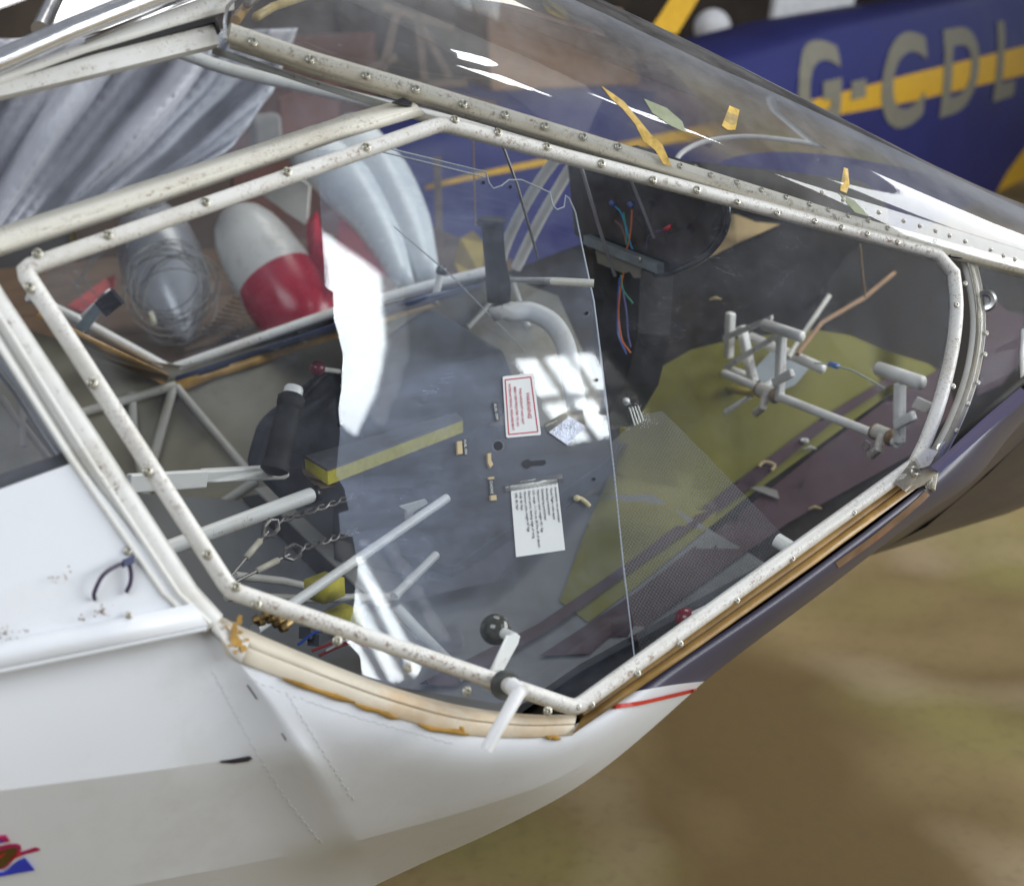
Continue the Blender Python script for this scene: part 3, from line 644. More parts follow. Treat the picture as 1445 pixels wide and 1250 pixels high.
REFL_Y = plain('yellow_reflection_paint', (.66, .44, .10), .3, var=.3, scale=120); REFL_G = plain('green_reflection_paint', (.30, .33, .20), .4, var=.2, scale=60)  # reflections in the windscreen, painted as flat yellow and green patches
decal('painted_reflection', [(848, 122), (866, 134), (880, 144), (900, 168), (918, 190), (934, 204), (947, 234), (936, 232), (924, 212), (908, 200), (896, 176), (878, 154), (862, 140)], REFL_Y, BWS, parent=wscr)
decal('painted_reflection', [(1029, 150), (1043, 156), (1037, 184), (1026, 184), (1018, 178)], REFL_Y, BWS, parent=wscr)
decal('painted_reflection', [(1190, 237), (1196, 239), (1198, 262), (1194, 273), (1185, 269)], REFL_Y, BWS, parent=wscr)
decal('painted_reflection', [(908, 140), (940, 153), (962, 172), (968, 188), (946, 178), (920, 160)], REFL_G, BWS, parent=wscr)
decal('painted_reflection', [(1182, 272), (1206, 284), (1226, 306), (1206, 300)], REFL_G, BWS, parent=wscr)

# clear panel ahead of the hoop, and the nose skin over it
NWP = [(1368, 362, .010), (1445, 382, .010), (1570, 414, .010), (1570, 468, -.010), (1445, 549, -.030), (1322, 654, -.040), (1352, 605, -.032), (1374, 550, -.022), (1388, 500, -.013), (1390, 450, -.005), (1384, 400, .004)]
slab('nose_window_pane', [NP(*q) for q in NWP], N_NEAR*.002, CLEAR, AC)
g = mk('nose_grommet', *lathe((NP(1390, 424, .004), NP(1390, 424, .011)), [(0, .012), (.5, .0125), (1, .010), (.9, .006), (.3, .0045)], 20), STEEL, AC, True, 50)
tube('nose_post', px([(1444, 465), (1442, 500), (1443, 548)], NP, -.01), .0022, TUBE2, AC)
strip('nose_lip', px([(1362, 362), (1445, 384), (1570, 418)], NP, .009), px([(1364, 371), (1445, 392), (1570, 425)], NP, .007), .002, TUBE2, AC)

# ================================================================== COCKPIT INTERIOR
FLZ = .86
INNER = plain('olive_grey_lining', (.29, .27, .21), .7, var=.15, scale=6, dirt=(.10, .075, .03), dirt_amt=.5)
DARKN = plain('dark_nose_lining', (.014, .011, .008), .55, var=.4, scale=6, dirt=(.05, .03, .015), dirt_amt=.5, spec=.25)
def inset(r): return [p*[1, .982, 1]+[0, .004*(1 if p[1] < 0 else -1), .006] for p in r]
def lining(name, rows, m, side):
    n = len(rows[0]); V = [p*[1, side, 1] for r in rows for p in inset(r)]
    return mk(name, V, [(i*n+j, i*n+j+1, (i+1)*n+j+1, (i+1)*n+j) for i in range(len(rows)-1) for j in range(n-1)], m, AC, True, 60)
mid_rows = [station(q) for q in ST]+[station(q) for q in SB[1:6]]; nose_rows = [station(q) for q in SB[5:]]
last = nose_rows[-1]
for dx, k, dz in ((.25, .86, -.02), (.5, .62, -.06), (.68, .25, -.12)): nose_rows.append([np.array([p[0]+dx, p[1]*k, .95+(p[2]-.95)*k+dz*.2]) for p in last])
def shell(name, rows, m, side):
    n = len(rows[0]); V = [np.asarray(p)*[1, side, 1] for r in rows for p in r]
    return mk(name, V, [(i*n+j, i*n+j+1, (i+1)*n+j+1, (i+1)*n+j) for i in range(len(rows)-1) for j in range(n-1)], m, AC, True, 30)
r0 = station(ST[0]); tail = [r0, [p+np.array([-.5, 0, .01]) for p in r0], [p*[1, .85, 1]+np.array([-1.2, 0, .05]) for p in r0]]
tip = nose_rows[-3:]; cap = [nose_rows[-4]]+[[p*[1, 1.02, 1]+np.array([.012, 0, -.004]) for p in r] for r in tip]; cap.append([np.array([cap[-1][0][0]+.05, 0, .97])]*len(r0))
for sd in (1, -1): shell('fuselage_skin', tail, SKIN, sd); shell('nose_skin', cap, SKINB, sd)
far_lin = lining('side_lining', mid_rows, INNER, -1); near_lin = lining('side_lining', mid_rows, DARKN, 1)
far_nose = lining('nose_lining', nose_rows, DARKN, -1); near_nose = lining('nose_lining', nose_rows, DARKN, 1)
dg = bpy.context.evaluated_depsgraph_get(); BFL = bvh_of(far_lin)
dg = bpy.context.evaluated_depsgraph_get(); BFLOOR = None
def FL(u, v, lift=.006): return on(BFL, u, v, lift)[0]
fp = [np.array([-.3, -.5, FLZ]), np.array([.42, -.50, FLZ]), np.array([.6, -.36, FLZ]), np.array([.75, -.28, FLZ]), np.array([1.1, -.14, FLZ]), np.array([1.1, .14, FLZ]), np.array([.75, .28, FLZ]), np.array([.6, .36, FLZ]), np.array([.42, .5, FLZ]), np.array([-.3, .5, FLZ])]
cfl = slab('cockpit_floor', fp, (0, 0, -.01), plain('grey_floor_sheet', (.19, .195, .20), .55, var=.12, scale=4, dirt=(.10, .085, .06), dirt_amt=.4), AC)
dg = bpy.context.evaluated_depsgraph_get(); BFLOOR = bvh_of(cfl)
far_sill = tube('sill_tube', spline(px([(40, 418), (120, 456), (240, 521)], FP, .0), 1)+px([(252, 517), (470, 441), (600, 404), (695, 381)], FP, 0), .0078, TUBE2, AC, 12)
strip('sill_seal', px([(60, 436), (100, 462), (150, 488), (236, 530)], FL), px([(50, 445), (100, 474), (150, 502), (234, 544)], FL), .003, AMBERD, AC)
strip('sill_trim', px([(246, 532), (360, 494), (470, 459), (600, 418), (680, 398)], FL, .004), px([(248, 541), (360, 504), (470, 469), (600, 427), (680, 406)], FL, .004), .003, plain('blue_edge', (.03, .045, .11), .4, var=.5, scale=12), AC)
strip('sill_glue', px([(244, 540), (300, 522), (360, 503), (420, 484), (480, 466), (620, 426)], FL, .005), px([(250, 556), (300, 534), (360, 517), (420, 495), (480, 476), (620, 430)], FL, .005), .003, GLUE, AC)
strip('sill_trim', px([(690, 394), (770, 368), (850, 341)], FP, .0), px([(692, 406), (772, 381), (850, 355)], FP, -.004), .004, plain('blue_sill', (.03, .05, .19), .4, var=.3, scale=12), AC)
strip('sill_foam', px([(240, 524), (470, 447), (690, 388)], FP, .012), px([(244, 536), (470, 458), (690, 396)], FP, .005), .003, BLACK, AC)
for pts, r in (([(246, 545), (118, 582), (60, 600)], .0072), ([(184, 556), (188, 610), (203, 700)], .0062), ([(243, 548), (215, 652), (200, 720)], .0075), ([(247, 546), (300, 608), (362, 680)], .0065),
               ([(362, 682), (285, 735), (240, 770)], .007), ([(720, 395), (780, 397), (838, 400)], .0038), ([(722, 398), (735, 436), (745, 465)], .0045), ([(693, 428), (678, 446), (660, 465)], .0045)):
    tube('truss_tube', [FL(u, v_) for u, v_ in pts], r, INTW, AC, 10)
# hoops on the far side
tube('window_hoop', spline(px([(786, 222), (760, 258), (735, 300), (716, 340), (704, 376)], FP, .002), 4), .0085, TUBE2, AC, 12)
tube('window_hoop', spline(px([(812, 226), (790, 262), (762, 310), (742, 350), (729, 378)], FP, .0), 4), .0085, TUBE2, AC, 12)
slab('window_pane', px([(48, 412), (240, 516), (470, 437), (700, 376), (735, 300), (786, 222), (600, 160), (300, 90)], FP, .004), N_FAR*.002, CLEAR, AC)
# far door latch
la = MB(); la.add(*bar(FP(110, 470, -.02), FP(152, 418, -.02), .016, .004, (0, 0, 1))); la.make('latch_arm', ZINC, AC, smooth=False)
mk('latch_grip', *bar(FP(143, 436, -.028), FP(166, 418, -.028), .026, .012, (0, 0, 1)), BLACKP, AC, smooth=False)
mk('latch_tube', *sweep([FP(118, 448, -.01), FP(157, 412, -.01)], .006, 10), TUBE2, AC)
ball('latch_knob', FP(117, 477, -.04), .0115, plain('black_ball', (.012, .012, .016), .1, var=.1, coat=.6), AC)
# rear bulkhead and tubes behind the seats, seen through the quarter window
slab('bulkhead', [np.array([.16, -.50, .9]), np.array([.16, .55, .9]), np.array([.02, .55, 1.45]), np.array([.02, -.44, 1.45])], (-.01, 0, 0), plain('dark_liner', (.045, .048, .07), .8, var=.3, scale=9), AC)
tube('quarter_tube', [NP(-12, 490, -.03), NP(34, 548, -.03), NP(70, 605, -.03), NP(108, 660, -.03)], .0092, ALU, AC, 12)
for a, b in (((28, 550), (34, 630)), ((34, 600), (80, 660)), ((40, 590), (76, 640)), ((0, 560), (30, 600))):
    tube('brace_rod', [NP(*a, -.05), NP(*b, -.05)], .003, plain('dim_rod', (.20, .18, .16), .5), AC, 8)

# seats (dark cloth)
def seat(name, pts, off, label=None):
    o = slab(name, pts, off, SEAT, AC); bevel(o, .012, 3)
    if label: o['label'] = label
    return o
seat('seat_back', [YP(608, 428, .42), YP(480, 520, .42), YP(440, 570, .40), YP(462, 660, .30), YP(640, 640, .26), YP(742, 560, .30), YP(716, 492, .38)], (-.03, .02, -.03), 'black cloth seat back on the far side')
seat('seat_base', [ZP(470, 650, .93), ZP(470, 760, .90), ZP(640, 800, .90), ZP(870, 640, .92), ZP(880, 530, .93), ZP(836, 430, .95), ZP(720, 494, .95), ZP(640, 600, .93)], (0, 0, -.03), 'black cloth seat base between the sills')
seat('backrest', [YP(390, 600, .12), YP(372, 660, .10), YP(430, 720, .05), YP(520, 700, .05), YP(520, 520, .2), YP(476, 530, .22), YP(430, 570, .2)], (-.02, .03, 0))
tube('seat_piping', spline([YP(386, 612, .10), YP(420, 566, .18), YP(470, 525, .21), YP(482, 600, .10)], 5), .005, BLACKP, AC)
SCL = plain('dusty_dark_liner', (.062, .066, .085), .7, var=.25, scale=7)
mk('console_liner', [ZP(600, 640, .905), ZP(880, 560, .905), ZP(890, 620, .905), ZP(700, 820, .885), ZP(560, 850, .885)], [(0, 1, 2, 3, 4)], SCL, AC, smooth=False)
tube('wood_edge', [ZP(655, 576, .94), ZP(690, 588, .94), ZP(706, 578, .94), ZP(760, 545, .94)], .005, plain('raw_wood_strip', (.30, .17, .08), .7, var=.3), AC)
# seat tubes in the foreground
t1 = MB(); t1.add(*sweep([YP(225, 778, -.24), YP(340, 735, -.21), YP(440, 698, -.18)], .0082, 12)); t1.make('seat_tube', TUBE2, AC)
mk('tube_plug', *sweep([YP(438, 699, -.18), YP(447, 696, -.176)], .0092, 12), BLACKP, AC)
tube('brace_tube', [YP(360, 888, -.42), YP(500, 792, -.30), YP(630, 703, -.2)], .0052, TUBE2, AC)
tube('brace_tube', [YP(556, 842, -.3), YP(615, 783, -.24)], .0048, INTW, AC)
tube('brace_tube', [YP(560, 858, -.42), YP(600, 900, -.45), YP(655, 955, -.5)], .0052, INTW, AC)
slab('tube_tab', [YP(566, 716, -.22), YP(602, 706, -.22), YP(604, 710, -.22), YP(584, 722, -.22), YP(580, 736, -.22), YP(574, 735, -.22), YP(574, 720, -.22)], (0, .006, 0), INTW, AC)
tube('floor_tube', [YP(330, 812, -.25), YP(400, 820, -.2), YP(470, 836, -.15)], .0045, INTW, AC)
tube('floor_tube', [YP(320, 842, -.3), YP(420, 845, -.25), YP(560, 842, -.18)], .0045, INTW, AC)
tube('yellow_line', [YP(330, 838, -.28), YP(440, 842, -.22), YP(520, 842, -.2)], .0022, GLUE, AC, 8)
for a, b in (((430, 893), (500, 846)), ((442, 903), (510, 860))):
    mk('floor_channel', *bar(YP(*a, -.32), YP(*b, -.2), .012, .012, (0, 0, 1)), plain('slate_channel', (.10, .11, .125), .5), AC, smooth=False)
mk('floor_beam', *bar(ZP(370, 690, FLZ+.006), ZP(540, 850, FLZ+.006), .022, .006, (1, 0, 0)), INTW, AC, smooth=False)
mk('floor_beam', *bar(ZP(356, 700, FLZ+.004), ZP(520, 860, FLZ+.004), .03, .003, (1, 0, 0)), plain('black_strip', (.03, .03, .032), .7), AC, smooth=False)
for k, (a, b) in enumerate((((446, 822), (470, 828)), ((470, 868), (500, 872)))):
    o = mk('foam_block', *boxv(YP((a[0]+b[0])/2, (a[1]+b[1])/2+4, -.28), (.013, .005, 0), (-.006, .012, 0), (0, 0, .010)), plain('yellow_foam', (.55, .48, .05), .85, var=.15, scale=120, bmp=.3)); tag(o, ['small yellow foam block by the floor tube, upper one', 'yellow foam block beside the glare on the clear sheet, lower one'][k], 'foam block', 'yellow foam blocks on the cockpit floor')
# brass fittings by the sill
bf = MB()
for p in [(357, 876), (364, 880), (376, 876), (386, 882), (396, 888), (370, 870)]:
    q = NP(*p, -.04); bf.add(*lathe((q, q+np.array([.011, rng.uniform(-.004, .006), .002])), [(0, .003), (.4, .0045), (.5, .0026), (1, .0026)], 8))
bf.make('hose_fitting', plain('old_brass', (.22, .15, .06), .35, metal=.8, var=.4, scale=200), AC, True, 30)
for i, (c, pts) in enumerate((((.03, .08, .35), [(420, 910), (450, 890), (500, 885)]), ((.30, .03, .05), [(440, 918), (480, 905), (520, 912)]), ((.25, .03, .04), [(450, 925), (490, 908), (530, 905)]), ((.5, .5, .48), [(460, 918), (500, 900), (560, 905)]))):
    tube('floor_wire', spline([YP(u, v_, -.40) for u, v_ in pts], 5), .0014, plain('wire_colour_%s' % 'abcd'[i], c, .4), AC, 6)
# control cables with shackles
for a, s_, b in (((326, 812), (378, 750), (500, 700)), ((330, 822), (408, 782), (505, 748))):
    A3, S3, B3 = YP(*a, -.36), YP(*s_, -.30), YP(*b, -.22)
    cb = tube('control_cable', [A3, S3], .0016, CABLE, AC, 6)
    mk('swage', *sweep([A3+(S3-A3)*.40, A3+(S3-A3)*.78], .0032, 8), plain('cable_sleeve', (.50, .46, .36), .5), cb)
    d = nrm(S3-A3); up_ = nrm(np.cross(d, N_NEAR)); L = np.linalg.norm(S3-A3)
    lp = [S3-d*.012, S3+up_*.006, S3+d*.014+up_*.006, S3+d*.022, S3+d*.014-up_*.006, S3-up_*.006]
    tube('shackle', lp, .0024, CABLE, cb, 8, closed=True)
    mb = MB()
    for k in range(2):
        ph = k*math.pi; pp = []
        for q in range(40):
            f_ = q/39; pp.append(S3+d*.018+(B3-S3-d*.018)*f_+(up_*math.cos(ph+f_*22)+N_NEAR*math.sin(ph+f_*22))*.0026)
        mb.add(*sweep(pp, .0014, 6))
    mb.make('twisted_wire', CABLE, cb)
# flap lever with black grip and white cap
lev = mk('flap_lever', *bar(YP(180, 682, -.14), YP(290, 675, -.08), .020, .008, (0, 0, 1)), TUBE2, AC, smooth=False); bevel(lev, .002)
l2 = slab('lever_hook', [YP(286, 665, -.08), YP(380, 660, -.05), YP(398, 657, -.05), YP(407, 662, -.05), YP(409, 672, -.05), YP(402, 677, -.05), YP(288, 682, -.08)], (0, .012, 0), TUBE2, AC); bevel(l2, .002)
ga, gb_ = YP(386, 668, -.07), YP(413, 556, -.03)
prof = [(0, .010), (.04, .0160), (.12, .0160)]+[(.16+.02*k, .0140+.0007*(k % 2)) for k in range(34)]+[(.86, .0155), (.95, .0160), (1, .011)]
grip = mk('lever_grip', *lathe((ga, gb_), prof, 24), BLACK, AC, True, 50)
cap = mk('grip_cap', *lathe((gb_-(gb_-ga)*.01, gb_+(gb_-ga)*.10), [(0, .011), (.7, .011), (1, .009)], 20), plain('cap_white', (.78, .78, .76), .3, var=.05), grip, True, 40)
# throttle levers with ball knobs
tube('throttle_rod', [YP(455, 521, .05), YP(478, 524, .1)], .0032, TUBE2, AC); ball('throttle_knob', YP(448, 520, .05), .0092, DRED, AC)
tube('trim_rod', [YP(622, 388, .35), YP(612, 428, .33)], .0055, INTW, AC); ball('trim_knob', YP(623, 382, .35), .0085, plain('black_ball', (.012, .012, .016), .1, var=.1, coat=.6), AC)
tube('sill_stub', [NP(975, 870, -.03), NP(1000, 858, -.01)], .004, TUBE2, AC); ball('sill_knob', NP(968, 873, -.035), .0105, DRED, AC)
tube('stub_tube', [NP(1096, 762, -.03), NP(1122, 778, -.015)], .0075, TUBE2, AC, 12)
# control stick: bent white tube with a black moulded grip
tube('stick_tube', spline([YP(702, 432, .02), YP(720, 440, .02), YP(748, 440, .02), YP(778, 455, .0), YP(797, 485, -.02), YP(806, 530, -.05), YP(815, 580, -.08)], 5), .0125, TUBE2, AC, 14)
st = [YP(704, 425, .02), YP(703, 400, .02), YP(699, 370, .02), YP(696, 340, .02), YP(695, 318, .02), YP(694, 312, .02), YP(694, 308, .02)]
mk('stick_grip', *sweep(spline(st, 3), list(np.interp(np.linspace(0, 6, 19), range(7), [.0145, .0155, .0130, .0132, .0138, .019, .016])), 20), plain('black_rubber', (.022, .023, .028), .55, var=.2, scale=150, bmp=.2), AC)
mk('stick_collar', *sweep([YP(708, 447, .018), YP(700, 430, .02)], .0115, 14), TUBE2, AC)

# nose floor with painted bands
OLIVE = plain('olive_paint', (.175, .160, .010), .55, var=.14, scale=8); MAROON = plain('maroon_paint', (.055, .020, .027), .5, var=.14, scale=8)
dg = bpy.context.evaluated_depsgraph_get(); BNL = [BFL, BFLOOR]+[bvh_of(o) for o in (far_nose, near_lin, near_nose)]
def hull_pt(u, v, lift):
    r = nrm(ray(u, v)); best = None
    for b in BNL:
        h = b.ray_cast(Vector(EYE), Vector(r))
        if h[0] is not None and (best is None or h[3] < best[3]): best = h
    if best is None: return ZP(u, v, .80)
    n = np.array(best[1]); n = -n if n @ r > 0 else n
    return np.array(best[0])+n*lift
def zpoly(name, pts, m, lift): return sheet_mesh(name, pts, lambda u, v: hull_pt(u, v, lift), m, AC, range(560, 1400, 30), range(300, 1000, 30))
zpoly('olive_band', [(884, 560), (930, 520), (975, 494), (1040, 478), (1150, 466), (1200, 474), (1250, 496), (1310, 514), (1330, 530), (1250, 560), (1050, 705), (900, 828), (830, 880), (790, 850), (830, 740), (860, 670), (874, 610)], OLIVE, .002)
zpoly('maroon_band', [(1335, 515), (1345, 580), (1290, 640), (1110, 740), (960, 850), (860, 925), (760, 930), (900, 838), (1040, 728), (1150, 640), (1250, 566)], MAROON, .004)
zpoly('maroon_patch', [(1384, 410), (1420, 440), (1442, 445), (1442, 505), (1412, 545), (1376, 560), (1386, 500)], MAROON, .004)
zpoly('maroon_stripe', [(1262, 528), (1288, 524), (1170, 600), (1060, 690), (900, 805), (780, 892), (640, 975), (590, 972), (760, 886), (900, 790), (1040, 680), (1160, 590)], MAROON, .006)
zpoly('tan_board', [(980, 362), (1010, 330), (1030, 300), (1065, 316), (1100, 318), (1040, 345), (986, 372)], plain('tan_hardboard', (.34, .24, .10), .6, var=.15), .004)
# instrument binnacle, hollow, with its bracket and wires
IB = plain('black_binnacle', (.018, .017, .017), .18, var=.3, scale=14, coat=.3)
XB = .99
front = [(800, 246), (812, 238), (960, 300), (1010, 270), (1025, 290), (1027, 310), (1015, 340), (985, 368), (945, 384), (925, 384), (830, 345), (806, 300)]
bp = slab('instrument_binnacle', [XP(u, v_, XB) for u, v_ in [(806, 232), (900, 205), (985, 232), (1020, 268), (1027, 300), (1018, 335), (990, 366), (950, 384), (925, 386), (838, 352), (815, 330)]], (-.006, 0, 0), IB, AC); bevel(bp, .002)
tube('binnacle_rim', spline([XP(u, v_, XB-.002) for u, v_ in [(1018, 255), (1027, 300), (1018, 335), (990, 366), (950, 384), (925, 387)]], 4), .0042, IB, AC)
shade_a = [XP(u, v_, XB) for u, v_ in [(900, 260), (945, 235), (985, 232), (1018, 262), (1027, 300)]]
strip('glare_shield', spline(shade_a, 3), spline([p+np.array([.26, .03, -.045]) for p in shade_a], 3), .004, DARKN, AC)
tube('shield_piping', spline([DP(u, v_, 2.02+k*.02) for k, (u, v_) in enumerate([(950, 236), (962, 216), (995, 200), (1050, 193), (1110, 198), (1160, 206), (1200, 214)])], 4), .0035, plain('white_piping', (.62, .62, .62), .3), AC, 8)
cn = slab('console', [XP(u, v_, XB+.02) for u, v_ in [(836, 345), (905, 360), (900, 470), (884, 540), (850, 600), (838, 500)]], (.05, 0, -.01), plain('console_black', (.032, .029, .027), .6, var=.3, scale=9), AC)
br = mk('panel_bracket', *bar(XP(828, 338, XB-.015), XP(932, 379, XB-.015), .012, .010, (0, 0, 1)), ZINC, AC, smooth=False)
pl_ = slab('bracket_plate', [XP(u, v_, XB-.012) for u, v_ in [(842, 352), (908, 374), (904, 392), (896, 392), (890, 383), (882, 386), (845, 371)]], (-.002, 0, 0), plain('bracket_tan', (.26, .25, .21), .4, metal=.3), AC)
for p in [(850, 345), (902, 366)]: screw(XP(*p, XB-.022), (-1, -.3, 0), br, SCREW, s=.8)
for i, (c, pts) in enumerate((((.02, .25, .45), [(866, 290), (876, 300), (884, 322), (890, 345), (893, 352)]), ((.03, .30, .22), [(880, 300), (884, 330), (884, 345)]), ((.65, .16, .04), [(892, 292), (891, 315), (888, 340), (884, 352)]), ((.20, .07, .06), [(868, 312), (878, 322), (884, 345)]),
                              ((.65, .16, .04), [(880, 384), (874, 420), (873, 450), (878, 480), (890, 498)]), ((.05, .12, .40), [(874, 392), (872, 430), (872, 470), (884, 500)]), ((.10, .10, .28), [(878, 405), (884, 440), (886, 470), (890, 490)]), ((.03, .25, .15), [(876, 388), (880, 410), (893, 428)]), ((.10, .06, .16), [(912, 350), (914, 336), (924, 328), (938, 325)]))):
    wv = tube('panel_wire', spline([XP(u, v_, XB-.02) for u, v_ in pts], 5), .0011, plain('panel_wire_%s' % 'abcdefghi'[i], c, .4), AC, 6)
    if i in (0, 2, 8): mk('crimp', *sweep([XP(*pts[0 if i != 8 else 3], XB-.022), XP(pts[0 if i != 8 else 3][0]+(8 if i == 8 else -4), pts[0 if i != 8 else 3][1]-5, XB-.022)], .003, 8), plain('crimp_red', (.5, .03, .05), .4) if i == 8 else plain('crimp_blue', (.05, .08, .3), .4), wv)

PEDW = worn('chipped_white_paint', (.88, .87, .84), amt=.45)
# rudder pedals
PX = 1.235
RP = AC
rp_side = (0, 1, 0)
def pt(u, v_, x=PX): return XP(u, v_, x)
pb = MB(); pb.add(*sweep([pt(1022, 527), pt(1100, 560), pt(1266, 625)], .0062, 14)); ped = pb.make('pedal_torque_tube', PEDW, AC)
mk('pedal_tube', *sweep([pt(1060, 476, 1.33), pt(1160, 520, 1.33)], .0078, 14), PEDW, ped)
mk('pedal_spar', *sweep([pt(1010, 455, 1.33), pt(1075, 482, 1.33)], .004, 8), PEDW, ped)
def arm(a, b, w_=.0125): o = mk('pedal_arm', *bar(a, b, w_, .012, (0, 1, 0)), PEDW, ped, smooth=False); bevel(o, .0025); return o
arm(pt(1269, 625), pt(1270, 540)); arm(pt(1099, 566), pt(1103, 470)); arm(pt(1028, 505, 1.30), pt(1031, 441, 1.30), .0135); arm(pt(1063, 540, 1.28), pt(1046, 460, 1.28), .0135)
mk('foot_bar', *sweep([pt(1240, 520), pt(1300, 540)], .0090, 14), PEDW, ped); mk('foot_bar', *sweep([pt(1079, 458), pt(1130, 475)], .0080, 14), PEDW, ped)
for a, b in (((1022, 520), (1098, 473)), ((1020, 478), (1088, 450))):
    q = slab('pedal_link', [pt(a[0], a[1]-5, 1.26), pt(b[0], b[1]-5, 1.26), pt(b[0], b[1]+3, 1.26), pt(a[0], a[1]+4, 1.26)], (.004, 0, 0), PEDW, ped)
    for f_ in (.2, .55, .85): screw(pt(a[0]+(b[0]-a[0])*f_, a[1]+(b[1]-a[1])*f_, 1.258), (-1, -.4, .3), q, RIVET, 'rivet', .9)
mk('pedal_rail', *sweep([pt(1030, 522, 1.30), pt(1062, 535, 1.30)], .007, 10), PEDW, ped)
mk('pedal_rail', *sweep([pt(1022, 583, 1.24), pt(1070, 552, 1.30), pt(1106, 526, 1.34)], .004, 8), PEDW, ped)
for (u, v_) in ((1080, 553), (1243, 612)):
    c = MB(); c.add(*sweep([pt(u-8, v_-4, PX-.004), pt(u+12, v_+4, PX-.004)], .0098, 14)); c.add(*sweep([pt(u+2, v_+2, PX-.01), pt(u-4, v_+22, PX-.02), pt(u-14, v_+30, PX-.02)], .006, 10)); c.make('pedal_bearing', TUBE3, ped)
    for k in (-9, 13): mk('clip_ring', *sweep([pt(u+k, v_+k*.4, PX-.004), pt(u+k+2, v_+k*.4+1, PX-.004)], .0108, 14), plain('rusty_clip', (.30, .19, .09), .5, metal=.3), ped)
lk = [pt(u, v_, PX-.03) for u, v_ in [(1218, 628), (1222, 622), (1228, 626), (1226, 634), (1219, 635)]]
tube('lock_ring', lk, .0014, ALU, ped, 6, closed=True)
for (u, v_) in ((1104, 534), (1276, 594)):
    o = mk('pedal_stop', *bar(pt(u-12, v_+6, PX-.012), pt(u+14, v_-8, PX-.012), .012, .008, (0, 0, 1)), PEDW, ped, smooth=False); bevel(o, .002)
slab('brake_tab', [pt(u, v_, 1.30) for u, v_ in [(1294, 560), (1316, 570), (1306, 582), (1286, 574)]], (.002, 0, 0), PEDW, ped)
tube('push_rod', [pt(1112, 505, 1.28), pt(1140, 462, 1.38), pt(1170, 418, 1.5)], .0040, INTW, AC)
tube('push_rod', [pt(1125, 500, 1.30), pt(1160, 455, 1.4), pt(1220, 420, 1.52), pt(1262, 385, 1.62)], .0034, plain('raw_wood_strip', (.30, .17, .08), .7, var=.3), AC)
slab('nose_gusset', [pt(u, v_, 1.5) for u, v_ in [(1090, 452), (1165, 414), (1172, 418), (1115, 475)]], (.002, 0, 0), plain('grey_gusset', (.10, .10, .10), .4), AC)
zpoly('floor_plate', [(1058, 530), (1085, 500), (1140, 520), (1118, 548), (1090, 560)], plain('pale_grey_plate', (.32, .36, .38), .5, var=.1), .010)
tube('sensor_wire', spline([pt(1150, 512, 1.30), pt(1172, 515, 1.28), pt(1200, 522, 1.27), pt(1216, 530, 1.26), pt(1248, 548, 1.24)], 5), .0014, plain('pale_wire', (.45, .50, .42), .4), AC, 6)
mk('sensor_crimp', *sweep([pt(1171, 514, 1.28), pt(1182, 517, 1.278)], .004, 8), plain('crimp_bright_blue', (.04, .16, .55), .3), AC)
tube('yellow_hose', spline([pt(1020, 548, 1.30), pt(1045, 552, 1.29), pt(1068, 556, 1.28)], 4), .006, plain('yellow_hose', (.45, .36, .06), .45), AC)
# mesh pocket along the sill
mp_px = [(862, 625), (905, 585), (935, 580), (1000, 645), (1112, 762), (1010, 848), (905, 925), (880, 820)]
mpv = px(mp_px, NP, -.055); mo = mk('mesh_pocket', mpv, [tuple(range(len(mpv)))], mesh_net('woven_net'), AC, smooth=False)
uvl = mo.data.uv_layers.new(name='UVMap'); ex = nrm(NP(1112, 762)-NP(905, 585)); ey = np.cross(N_NEAR, ex)
for lp_ in mo.data.loops: q = np.array(mo.data.vertices[lp_.vertex_index].co); uvl.data[lp_.index].uv = (float(q @ ex), float(q @ ey))
mk('mesh_button', *lathe((NP(884, 566, -.06), NP(884, 566, -.05)), [(0, .0036), (.6, .0036), (1, .0014)], 14), STEEL, AC)
for k in range(4): tube('button_thread', [NP(888+k*4, 575-k, -.055), NP(896+k*4, 600-k*2, -.055)], .0008, plain('pale_thread', (.55, .55, .5), .6), AC, 5)

# ---- loose things in the cockpit
t = thing('foam_cushion', YP(540, 640, .0), 'long black topped yellow foam cushion on the seat frame', 'cushion')
q = [YP(430, 643, -.02), YP(643, 582, .10), YP(653, 590, .08), YP(462, 662, -.06)]; dn = np.array([0, 0, -.016])
slab('cushion_top', q, (0, 0, -.003), plain('dark_cover', (.10, .10, .11), .7, var=.2, scale=100), t)
slab('foam', [p+[0, 0, -.0032] for p in q], dn, plain('yellow_foam', (.55, .48, .05), .85, var=.15, scale=120, bmp=.3), t)
bc = slab('seat_bracket', [YP(430, 662, -.02), YP(432, 672, -.02), YP(450, 690, -.05), YP(474, 686, -.05), YP(474, 678, -.05), YP(454, 678, -.05)], (0, .01, 0), plain('tan_bracket', (.40, .30, .20), .4, metal=.4), AC)
